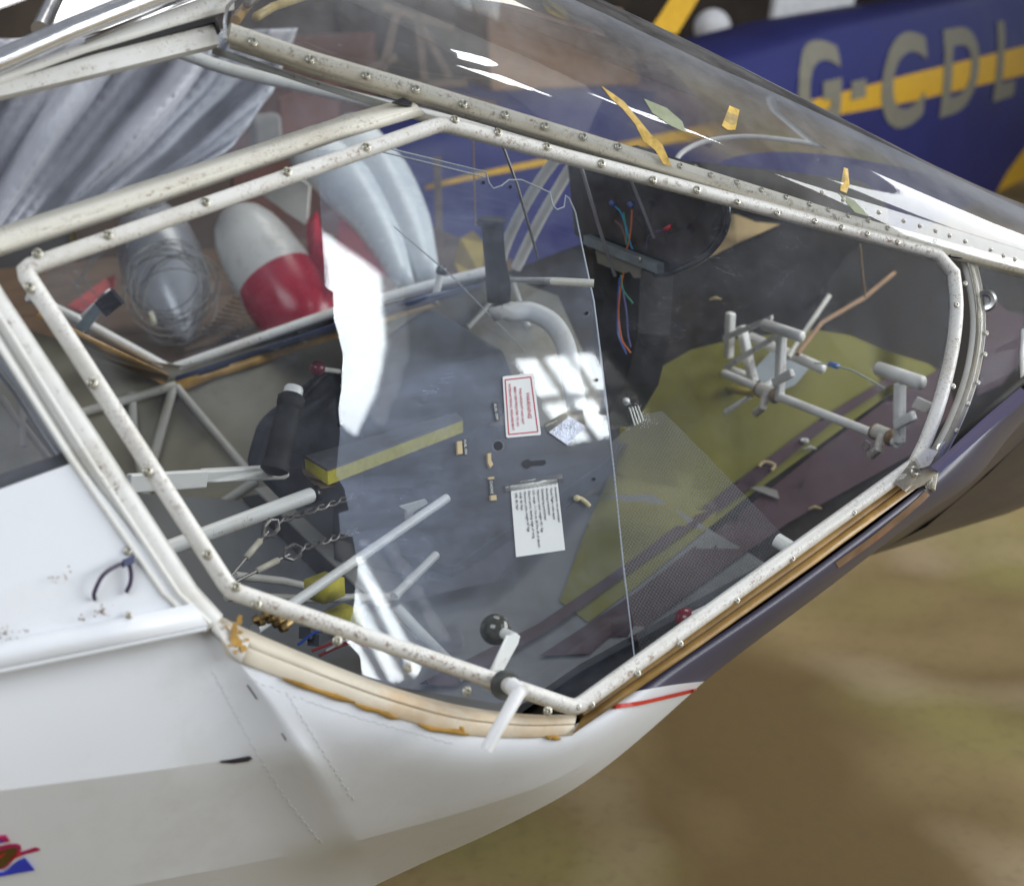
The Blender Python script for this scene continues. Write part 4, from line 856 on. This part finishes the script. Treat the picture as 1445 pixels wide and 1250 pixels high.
# clear sheet with cut-outs, leaning behind the door
SD = -.075
CS = thing('clear_sheet', NP(680, 950, SD), 'large scuffed clear plastic sheet with cut-outs and two placards, leaning inside the door', 'plastic sheet')
left = [(446, 212), (452, 290), (458, 405), (470, 412), (471, 450), (478, 475), (484, 500)]
outl = left+[(482, 545), (478, 575), (480, 610), (474, 670), (486, 690), (492, 720), (478, 724), (480, 752), (498, 758), (505, 800), (500, 850), (489, 905), (508, 925), (512, 960), (700, 992), (812, 992), (896, 932)]
outl += [(880, 800), (866, 660), (850, 520), (838, 425), (822, 350), (812, 300), (803, 280), (798, 276), (796, 292), (786, 296), (780, 290), (776, 272), (736, 254), (718, 254), (708, 262), (696, 266), (690, 258), (686, 243), (640, 232), (560, 212)]
sh = mk('sheet', [NP(u, v_, SD) for u, v_ in outl], [tuple(t) for t in tessellate_polygon([[Vector((a, b, 0)) for a, b in outl]])], CLEARS, CS, False)
tube('sheet_edge', [NP(u, v_, SD) for u, v_ in [(896, 932), (880, 800), (866, 660), (850, 520), (838, 425), (822, 350), (812, 300)]], .0008, plain('cut_plastic_edge', (.55, .60, .66), .3), CS, 6)
tube('sheet_edge', [NP(u, v_, SD) for u, v_ in [(520, 203), (600, 222), (686, 243), (690, 258), (696, 266), (708, 262), (718, 254), (736, 254), (776, 272), (780, 290), (786, 296), (796, 292), (798, 276), (803, 280), (812, 300)]], .0008, plain('cut_plastic_edge', (.55, .60, .66), .3), CS, 6)
tube('score_line', [NP(u, v_, SD+.001) for u, v_ in [(520, 210), (600, 229), (684, 250)]], .0008, plain('cut_plastic_edge', (.55, .60, .66), .3), CS, 6)
HOLE = plain('hole_dark', (.012, .012, .014), .8)
def disc(name, c, r, m, d=SD+.001, parent=CS): return mk(name, *lathe((NP(*c, d), NP(*c, d+.0012)), [(0, r), (1, r)], 20), m, parent, False)
disc('switch_hole', (703, 629), .0042, HOLE); disc('hole_ring', (703, 629), .0058, plain('ring_grey', (.22, .23, .26), .5), SD+.0002)
slab('key_slot', px([(739, 650), (744, 648), (749, 651), (768, 649), (770, 653), (768, 656), (749, 657), (745, 661), (740, 659), (737, 655)], NP, SD+.001), N_NEAR*.001, HOLE, CS)
PW = plain('placard_white', (.74, .74, .73), .4, var=.04); PR = plain('placard_red', (.50, .02, .05), .4); INK = plain('ink_black', (.10, .10, .11), .6)
pr = nrm(NP(797, 776)-NP(786, 676)); pu = nrm(NP(786, 676)-NP(720, 685))
pc = slab('limitations_placard', px([(720, 685), (786, 676), (797, 776), (728, 786)], NP, SD+.0012), N_NEAR*.0006, PW, CS)
LIM = ['Aerobatics not permitted', 'Visual Flight rules apply', 'Smoking prohibited', 'Sideslipping prohibited', 'Maximum total weight 431 Kgs', 'CG range: 11.1ins to 20.7ins aft of datum', 'Datum point, leading edge of wing', 'Minimum pilot weight 67 Kgs', 'VNE: 95 Mph', 'VFE: 80 Mph']
for i, l_ in enumerate(LIM):
    f_ = (i+.75)/10.6; o_ = NP(786-66*f_, 676+9*f_, SD+.002)
    text('placard_line', '•  '+l_, o_+pr*.004, pr, pu, .0032, INK, pc, off=.00015)
strip('clear_tape', px([(712, 684), (793, 668)], NP, SD+.0024), px([(714, 694), (795, 680)], NP, SD+.0024), .0002, clear('thin_tape', tint=(.95, .95, .94), dust=.18, dust_haze_col=(.6, .6, .58), scratch=.05), pc)
wc = slab('warning_placard', px([(709, 532), (712, 531), (752, 527), (763, 612), (762, 614), (716, 618), (714, 616)], NP, SD+.0012), N_NEAR*.0006, PW, CS)
wr_, wu = nrm(NP(716, 617)-NP(709, 532)), nrm(NP(752, 528)-NP(709, 532))
def frame_(a, b, c, d, w1=.0011):
    mb = MB(); P = px((a, b, c, d), NP, SD+.002)
    for i in range(4): mb.add(*bar(P[i], P[(i+1) % 4], w1, .0003, N_NEAR*0+np.cross(N_NEAR, P[(i+1) % 4]-P[i])))
    return mb
frame_((713, 536), (749, 532), (759, 609), (718, 613)).make('placard_border', PR, wc, smooth=False)
for i, l_ in enumerate(['WARNING', 'THIS AIRCRAFT HAS NOT', 'BEEN CERTIFICATED TO AN', 'INTERNATIONAL REQUIREMENT']):
    f_ = (.3, .5, .66, .82)[i]; top_ = np.array([752, 528.])+(np.array([709, 532.])-np.array([752, 528]))*f_; bt = np.array([763, 613.])+(np.array([715, 618.])-np.array([763, 613]))*f_; c_ = (top_+bt)/2
    text('placard_line', l_, NP(*c_, SD+.002), wr_, wu, .0052 if i == 0 else .0030, PR, wc, 'CENTER', off=.00015)
for lab, p, L_ in (('FUEL OFF', [(695, 568), (701, 567), (705, 594), (699, 595)], .0042), ('FUEL ON', [(653, 620), (659, 619), (660, 641), (655, 642)], .0040), ('CHOKE', [(689, 676), (696, 675), (698, 698), (691, 699)], .0042)):
    lb = slab('label_tape', px(p, NP, SD+.0012), N_NEAR*.0006, plain('label_black', (.02, .02, .022), .4), CS)
    a_, b_ = NP(*p[0], SD+.002), NP(*p[3], SD+.002); mid = (np.array(p[0])+np.array(p[1])+np.array(p[2])+np.array(p[3]))/4
    rt_ = nrm(NP(*p[3])-NP(*p[0])); up_ = nrm(NP(*p[1])-NP(*p[0]))
    text('label_text', lab, NP(*mid, SD+.002)-up_*.0012, rt_, up_, L_*.85, PW, lb, 'CENTER', off=.0001)
TAN = plain('tan_pad', (.55, .42, .22), .6, var=.1)
slab('tan_pad', px([(643, 624), (650, 623), (651, 641), (644, 642)], NP, SD+.0012), N_NEAR*.003, TAN, CS); slab('tan_pad', px([(690, 700), (698, 699), (699, 706), (691, 707)], NP, SD+.0012), N_NEAR*.003, TAN, CS)
slab('tan_pad', px([(688, 674), (696, 673), (696, 676), (688, 677)], NP, SD+.0016), N_NEAR*.002, TAN, CS)
FOIL = plain('silver_duct_tape', (.45, .47, .55), .28, metal=.55, var=.35, scale=70, bmp=.6)
fo = slab('foil_tape', px([(774, 610), (803, 588), (826, 602), (800, 628)], NP, SD+.0012), N_NEAR*.0008, FOIL, CS)
strip('tape_residue', px([(768, 598), (800, 580), (822, 578)], NP, SD+.0009), px([(774, 612), (804, 594), (826, 600)], NP, SD+.0009), .0004, clear('milky_tape', tint=(.75, .73, .68), dust=.5, dust_haze_col=(.6, .58, .52)), CS)
tube('cable_clip', spline(px([(811, 703), (818, 703), (826, 708), (832, 714)], NP, SD+.004), 4), .0022, plain('yellowed_nylon', (.55, .48, .28), .4), CS, 8)
ball('cable_clip_head', NP(814, 703, SD+.004), .0032, plain('yellowed_nylon', (.55, .48, .28), .4), CS)
for p in [(842, 536), (838, 676), (828, 442), (682, 258), (720, 264)]: disc('pin_hole', p, .0016, HOLE)
slab('wire_clip', px([(686, 641), (691, 640), (691, 650), (694, 656), (690, 661), (687, 655)], NP, SD+.001), N_NEAR*.003, TAN, CS)

# hanging strings, fishing line and the thin rod behind the sheet
SC_ = plain('brown_string', (.30, .20, .11), .8)
for pts, r, lab, y in ((([(667, 178), (669, 250), (671, 318)]), .0011, 'brown string hanging beside the black stick grip', .30), (([(1214, 345), (1217, 380), (1221, 420)]), .0013, 'pale string hanging from the rail above the right pedal', .05)):
    o = tube('hanging_string', spline([YP(u, v_, y) for u, v_ in pts], 4), r, SC_, None, 6); tag(o, lab, 'string')
o = tube('thin_rod', [YP(700, 180, -.1), YP(730, 262, -.1), YP(759, 364, -.1)], .0016, CABLE, None, 6); tag(o, 'thin dark rod hanging behind the clear sheet by the far hoop', 'rod')
o = tube('fishing_line', [YP(556, 320, .1), YP(640, 392, .1), YP(740, 495, .05)], .0009, plain('pale_line', (.60, .60, .56), .4), None, 6); tag(o, 'pale line stretched behind the clear sheet with a tag on it', 'line')
for pts in ([(862, 300), (880, 360), (900, 420), (912, 470)], [(900, 210), (930, 290), (922, 330)]):
    pass
o = tube('dangling_cord', [YP(820, 235, -.05), YP(845, 320, -.05), YP(868, 390, -.05)], .0022, plain('smoky_cord', (.22, .21, .22), .3), None, 6); tag(o, 'smoky cord hanging in front of the instrument bracket', 'cord')
o = tube('dangling_cord', [YP(884, 240, -.08), YP(905, 290, -.08), YP(923, 336, -.08)], .0018, plain('smoky_cord', (.22, .21, .22), .3), None, 6); tag(o, 'thin cord hanging in front of the black binnacle beside the red crimp', 'cord')
# scraps on the nose floor
for p, lab, m, sh_ in (((1133, 626), 'white washer lying on the maroon band', PW, 'washer'), ((1140, 637), 'white crumpled shred beside the washer', PW, 'scrap'), ((1082, 662), 'curved tan offcut on the maroon band', TAN, 'scrap'), ((1078, 700), 'grey triangular offcut near the sill', plain('grey_card', (.22, .21, .19), .7), 'scrap'), ((1147, 722), 'small tan peg near the lower sill', TAN, 'scrap'), ((1008, 426), 'tan clip lying on the dark nose lining', TAN, 'scrap')):
    q = hull_pt(*p, .008)
    if sh_ == 'washer': o = mk('washer', *lathe((q, q+[0, 0, .003]), [(0, .0065), (1, .006), (.9, .003), (0, .003)], 16), m, None, True, 40)
    elif 'triangular' in lab: v_, f_ = prism([hull_pt(u, w_, .008) for u, w_ in [(1056, 692), (1075, 690), (1094, 697), (1097, 709)]], (0, 0, .001)); o = mk('card_scrap', v_, f_, m, None, False)
    elif 'curved' in lab: o = tube('offcut', spline([hull_pt(u, w_, .010) for u, w_ in [(1068, 662), (1076, 656), (1090, 660), (1086, 668)]], 4), .0025, m, None, 7)
    else: o = tube('scrap', [q+np.array([-.008, .004, 0]), q+np.array([0, 0, .003]), q+np.array([.008, -.006, .001])], [.001, .0026, .0012], m, None, 6)
    tag(o, lab, sh_)

# ================================================================== BACKGROUND BEHIND THE FAR SIDE
BZ = .90
WOOD = plain('bench_wood', (.12, .075, .045), .7, var=.35, scale=5, dirt=(.05, .035, .025), dirt_amt=.5)
t = thing('workbench', (.8, 1.2, 0), 'brown wooden workbench standing beyond the far side of the cockpit', 'workbench')
for i in range(5): slab('plank', [(-.5, .76+i*.24, BZ), (1.55, .76+i*.24, BZ), (1.55, .994+i*.24, BZ), (-.5, .994+i*.24, BZ)], (0, 0, -.04), WOOD, t)
for x in (-.4, .8):
    for y in (1.1, 1.85): mk('leg', *boxv((x, y, .43), (.035, 0, 0), (0, .035, 0), (0, 0, .43)), WOOD, t, smooth=False)
# bare partition behind the bench
prt = thing('board_partition', (.2, 2.3, 0), 'dark brown board partition behind the workbench', 'partition')
PM = [plain('partition_brown', (.075, .052, .042), .8, var=.35, scale=3), plain('partition_grey', (.06, .06, .065), .8, var=.35, scale=3), plain('partition_red', (.11, .05, .04), .8, var=.35, scale=3)]
for i, x in enumerate(np.arange(-1.6, 1.75, .42)): mk('board', *boxv((x, 2.3+.01*(i % 2), .68), (.206, 0, 0), (0, .012, 0), (0, 0, .68)), PM[(i*2) % 3], prt, smooth=False)
o = slab('cardboard_sheet', [DP(395, 140, 3.6), DP(478, 110, 3.6), DP(478, 200, 3.6), DP(400, 216, 3.6)], (0, .02, 0), plain('red_brown_card', (.20, .09, .07), .8, var=.15)); tag(o, 'red brown sheet of card behind the joint of the white tubes', 'card')
o = slab('cardboard_box', [DP(686, 18, 4.0), DP(880, 12, 4.3), DP(905, 120, 4.3), DP(692, 130, 4.0)], (.06, .3, 0), plain('brown_cardboard', (.20, .115, .065), .8, var=.15)); tag(o, 'brown cardboard box seen through the windscreen', 'box'); bevel(o, .01)
o = slab('carry_case', [DP(356, 166, 3.2), DP(398, 160, 3.2), DP(402, 218, 3.2), DP(362, 226, 3.2)], (0, .05, 0), plain('grey_case', (.26, .24, .22), .5, var=.2)); tag(o, 'small grey case beside the silver tarpaulin', 'case'); bevel(o, .01)
# rack of brown struts
t = thing('timber_rack', DP(600, 60, 3.8)*[1, 1, 0], 'rack of thin brown struts seen through the windscreen', 'rack')
for a, b in (((560, 20), (540, 100)), ((590, 22), (600, 120)), ((540, 10), (640, 40)), ((590, 30), (635, 110)), ((560, 80), (480, 120)), ((570, 120), (660, 118)), ((617, 222), (621, 380)), ((480, 100), (700, 150))):
    mk('strut', *bar(DP(*a, 3.7), DP(*b, 3.7), .018, .012, RT), plain('dim_wood', (.17, .12, .085), .8, var=.3), t, smooth=False)
# silver tarpaulin
def tarp():
    NU, NV = 70, 46; V = []
    topl = lambda u: (-90+480*u, 95-25*u); 
    for j in range(NV):
        q = j/(NV-1)
        right = np.array([np.interp(q, [0, .3, .6, 1], [420, 385, 330, 222]), np.interp(q, [0, .3, .6, 1], [40, 128, 205, 292])])
        leftp = np.array([-120, 60+q*320.])
        for i in range(NU):
            f_ = i/(NU-1); p = leftp+(right-leftp)*f_
            ph = f_*9.0+q*2.0; d = .06*math.sin(ph*2.2+1.2*math.sin(q*3))+.035*math.sin(ph*5.1+2*q)+.018*math.sin(ph*11+q*7)
            d += .02*math.sin(q*9+f_*5)*math.sin(f_*7)
            V.append(DP(p[0], p[1], 2.50+d+.25*f_))
    return mk('tarpaulin', V, [(j*NU+i, j*NU+i+1, (j+1)*NU+i+1, (j+1)*NU+i) for j in range(NV-1) for i in range(NU-1)], plain('silver_tarp', (.50, .50, .55), .55, var=.15, scale=9, metal=.0, bmp=.3))
tp = tarp(); tag(tp, 'wrinkled silver grey tarpaulin draped behind the rear upper window', 'tarpaulin'); sm = tp.modifiers.new('thickness', 'SOLIDIFY'); sm.thickness = .002
# things on the bench
def on_bench(u, v_, lift): return ZP(u, v_, BZ+lift)
tip, base = on_bench(266, 480, .03), DP(208, 312, 2.95)
o = mk('nose_cone', *lathe((base, tip), [(0, .04), (.03, .058), (.15, .072), (.35, .078), (.55, .072), (.72, .056), (.86, .034), (.95, .017), (.99, .007), (1, .001)], 32), plain('grey_cone_paint', (.42, .43, .46), .28, var=.12, scale=12, metal=.2)); tag(o, 'pointed grey fairing with wire coiled over it', 'fairing')
t = thing('wire_coil', on_bench(240, 440, .0), 'tangled coil of thin grey wire hung over the pointed grey fairing', 'wire')
WIRE = plain('grey_wire', (.17, .17, .16), .5)
for k in range(13):
    cx, cy_ = 232+rng.normal(0, 16), 410+rng.normal(0, 14); a, b = rng.uniform(40, 62), rng.uniform(46, 70); ph = rng.uniform(0, 6.28); tl = rng.uniform(-.5, .5)
    pts = []
    for q in range(26):
        an = ph+q/25*rng.uniform(5.6, 6.1); x, y = math.cos(an)*a, math.sin(an)*b
        pts.append(DP(cx+x*math.cos(tl)-y*math.sin(tl), cy_+x*math.sin(tl)+y*math.cos(tl), 2.60+.03*math.sin(an*2+k)+.006*k-.03))
    tube('wire_loop', pts, .0011, WIRE, t, 5)
for pts in ([(290, 390), (330, 400), (345, 440)], [(150, 330), (120, 390), (150, 430)], [(160, 340), (110, 400), (140, 440), (190, 400)], [(180, 350), (170, 320), (100, 410)]): tube('wire_end', spline([DP(u, v_, 2.66) for u, v_ in pts], 5), .0011, WIRE, t, 5)
mk('connector', *sweep([DP(213, 440, 2.58), DP(218, 458, 2.58)], .005, 8), plain('connector_cream', (.62, .58, .45), .5), t)
# red and white wheel fairing
a_, b_ = DP(326, 296, 2.88), on_bench(432, 462, .045)
t = thing('wheel_fairing', on_bench(400, 440, 0), 'white and red wheel fairing lying on the bench', 'fairing')
pf = [(0, .008), (.03, .030), (.1, .050), (.2, .063), (.35, .072), (.52, .076), (.62, .076)]
mk('white_shell', *lathe((a_, b_), pf, 32), plain('fairing_white', (.66, .65, .62), .3, var=.08, scale=14, dirt=(.2, .18, .16), dirt_amt=.2), t, True, 50)
mk('red_shell', *lathe((a_+(b_-a_)*.61, b_+(b_-a_)*.14), [(0, .0768), (.3, .0765), (.6, .072), (.85, .058), (1, .03)], 32), RED, t, True, 50)
o = slab('white_plate', [DP(366, 272, 3.0), DP(415, 247, 3.0), DP(436, 262, 3.0), DP(432, 318, 3.0), DP(404, 300, 3.0)], (.01, .015, 0), plain('plate_white', (.55, .54, .50), .45, var=.08)); tag(o, 'white plate with bolt holes behind the red and white fairing', 'plate')
o = slab('red_cloth', [DP(432, 318, 3.02), DP(446, 300, 3.02), DP(470, 420, 2.8), DP(436, 400, 2.8)], (.01, .02, 0), RED); tag(o, 'red part standing behind the white plate', 'panel')
# two long white fairings behind the sheet
for k, (pts, rs, lab) in enumerate((([(492, 196), (540, 256), (575, 318), (606, 396)], [.055, .056, .044, .020], 'long white fairing nearer the blue aircraft, leaning on the bench'), ([(440, 212), (498, 268), (540, 330), (572, 402)], [.05, .052, .036, .016], 'long white fairing beside the red panel, leaning on the bench'))):
    o = mk('leg_fairing', *sweep(spline([DP(u, v_, 2.95-.10*i-.03*k) for i, (u, v_) in enumerate(pts)], 5), list(np.interp(np.linspace(0, 3, 16), range(4), rs)), 24), plain('gel_white', (.62, .65, .66), .25, var=.05)); tag(o, lab, 'fairing', 'white fairings leaning on the bench')
o = slab('red_sheet', [DP(478, 312, 2.9), DP(542, 324, 2.9), DP(560, 380, 2.8), DP(500, 410, 2.75), DP(470, 380, 2.8)], (.01, .02, 0), plain('dull_red', (.40, .08, .10), .5, var=.15)); tag(o, 'dull red panel below the white fairings', 'panel')
# woven board, red scrap, yellow card
wv = thing('woven_board', on_bench(310, 470, 0), 'brown woven board lying on the bench by the grey fairing', 'board')
wm_ = plain('rattan_brown', (.24, .15, .075), .7, var=.4, scale=90)
c0, c1, c2, c3 = on_bench(258, 498, .012), on_bench(338, 412, .03), on_bench(398, 432, .03), on_bench(300, 486, .012)
slab('board', [c0, c1, c2, c3], (0, 0, -.01), plain('board_dark', (.06, .04, .03), .8), wv)
mb = MB()
for i in range(14):
    f_ = (i+.5)/14
    mb.add(*bar(c0+(c1-c0)*f_+[0, 0, .002], c3+(c2-c3)*f_+[0, 0, .002], .008, .004, (c1-c0)))
mb.make('weave_strip', wm_, wv, smooth=False)['kind'] = 'stuff'
o = slab('red_scrap', [on_bench(95, 432, .01), on_bench(150, 392, .05), on_bench(163, 388, .06), on_bench(160, 410, .03), on_bench(120, 440, .01)], (0, 0, -.006), plain('orange_red', (.45, .06, .05), .5, var=.2)); tag(o, 'orange red scrap lying on the bench below the wire', 'scrap')
o = slab('yellow_card', [on_bench(641, 372, .01), on_bench(664, 350, .03), on_bench(650, 338, .06), on_bench(668, 328, .08), on_bench(684, 345, .06), on_bench(680, 396, .01), on_bench(652, 398, .01)], (0, 0, .004), plain('yellow_card', (.50, .36, .05), .6, var=.15)); tag(o, 'torn yellow card on the bench beside the stick grip', 'card')
o = mk('wood_batten', *bar(on_bench(270, 512, .012), on_bench(720, 392, .012), .05, .02, (0, 1, 0)), plain('batten_brown', (.17, .10, .065), .6, var=.3)); tag(o, 'brown wooden batten along the front of the bench', 'batten')

# ================================================================== BLUE AIRCRAFT
BD = np.array([.86156, .50765, 0.]); BD = nrm(BD); BN = np.array([BD[1], -BD[0], 0.])   # its axis, and the side that faces us
BP = DP(1290, 130, 8.)
def bl(u, v_, d=0.): return pl(u, v_, BP+BN*d, BN)
BA = thing('blue_aircraft', (BP+BN*-.4)*[1, 1, 0], 'dark blue aircraft with a yellow stripe parked beyond the cockpit', 'aircraft')
def along(s, z, d=0.): return BP*[1, 1, 0]+BD*s+np.array([0, 0, z])+BN*d
def bpz(u, v_): q = bl(u, v_); return (q-BP) @ BD, q[2]
tops = [bpz(560, 178), bpz(800, 140), bpz(1068, 78), bpz(1215, 33), bpz(1425, -8), bpz(1700, -60)]
bots = [bpz(560, 420), bpz(800, 420), bpz(1068, 420), bpz(1215, 410), bpz(1425, 390), bpz(1700, 360)]
sec = []
for (s0, z1), (_, z0) in zip(tops, bots):
    ring = []
    for k in range(24):
        a = 2*math.pi*k/24; c, s = math.cos(a), math.sin(a); c = math.copysign(abs(c)**.35, c); s = math.copysign(abs(s)**.5, s)
        ring.append(along(s0, (z0+z1)/2+(z1-z0)/2*s, -.35+.35*c))
    sec.append(ring)
bfu = mk('fuselage', [p for r in sec for p in r], [(i*24+j, i*24+(j+1) % 24, (i+1)*24+(j+1) % 24, (i+1)*24+j) for i in range(5) for j in range(24)]+[tuple(range(24)), tuple(5*24+k for k in reversed(range(24)))], plain('dark_blue_gloss', (.014, .018, .125), .35, var=.08, scale=3), BA, True, 50)
YEL = plain('yellow_film', (.62, .36, .02), .4)
BVB = BVHTree.FromPolygons([Vector(p) for r in sec for p in r], [(i*24+j, i*24+(j+1) % 24, (i+1)*24+(j+1) % 24, (i+1)*24+j) for i in range(5) for j in range(24)])
def on_body(p, lift):
    h = BVB.ray_cast(Vector(np.asarray(p)+BN*2), Vector(-BN)); return np.asarray(p)+BN*lift if h[0] is None else np.array(h[0])+BN*lift
def bstrip(name, pts, m): return sheet_mesh(name, pts, lambda u, v: on_body(bl(u, v), .003), m, BA, range(600, 1600, 60), range(-20, 300, 12))
bstrip('yellow_stripe', [(600, 262), (690, 240), (860, 205), (1000, 175), (1130, 146), (1290, 104), (1445, 66), (1600, 28), (1600, 70), (1445, 106), (1290, 143), (1130, 172), (1000, 194), (860, 216), (690, 248), (600, 268)], YEL)
bstrip('yellow_stripe', [(1395, 292), (1420, 245), (1445, 210), (1500, 150), (1560, 180), (1470, 270), (1445, 290)], YEL)
bstrip('yellow_stripe', [(910, 50), (930, 22), (950, -10), (990, -10), (972, 20), (955, 48)], YEL)
lr = nrm(BD)
LM = plain('letter_grey', (.19, .18, .14), .5)
for ch, (u, v_), s_, wd in (('G', (1122, 186), .50, 1.45), ('-', (1198, 163), .50, 1.2), ('C', (1236, 186), .62, 1.6), ('D', (1322, 163), .62, 1.5), ('L', (1398, 141), .62, 1.5)):
    c = bpy.data.curves.new('registration_letter', 'FONT'); c.body = ch; c.size = s_; c.offset = .02; c.resolution_u = 6
    o = bpy.data.objects.new('registration_letter', c); COL.objects.link(o); me = bpy.data.meshes.new_from_object(o.evaluated_get(bpy.context.evaluated_depsgraph_get())); bpy.data.objects.remove(o)
    bm = bmesh.new(); bm.from_mesh(me)
    for k in range(1, 12): bmesh.ops.bisect_plane(bm, geom=bm.verts[:]+bm.edges[:]+bm.faces[:], plane_co=Vector((0, k*.04, 0)), plane_no=Vector((0, 1, 0)))
    bm.verts.index_update(); og = bl(u, v_)
    V_ = [on_body(og+BD*(x.co.x*wd+x.co.y*.12)+np.array([0, 0, x.co.y]), .006) for x in bm.verts]; F_ = [tuple(x.index for x in f_.verts) for f_ in bm.faces]; bm.free()
    mk('registration_letter', V_, F_, LM, BA, False)
o = slab('white_sheet', [DP(1085, 66, 9.6), DP(1195, 40, 9.6), DP(1215, -30, 9.6), DP(1100, -30, 9.6)], (0, .05, 0), plain('bright_white_paint', (.85, .85, .86), .5)); tag(o, 'white panel standing behind the blue aircraft', 'panel')
o = ball('white_globe', DP(1005, 40, 9.0), .11, plain('bright_white_paint', (.85, .85, .86), .5)); tag(o, 'round white blurred shape left of the white panel, behind the blue aircraft', 'globe')
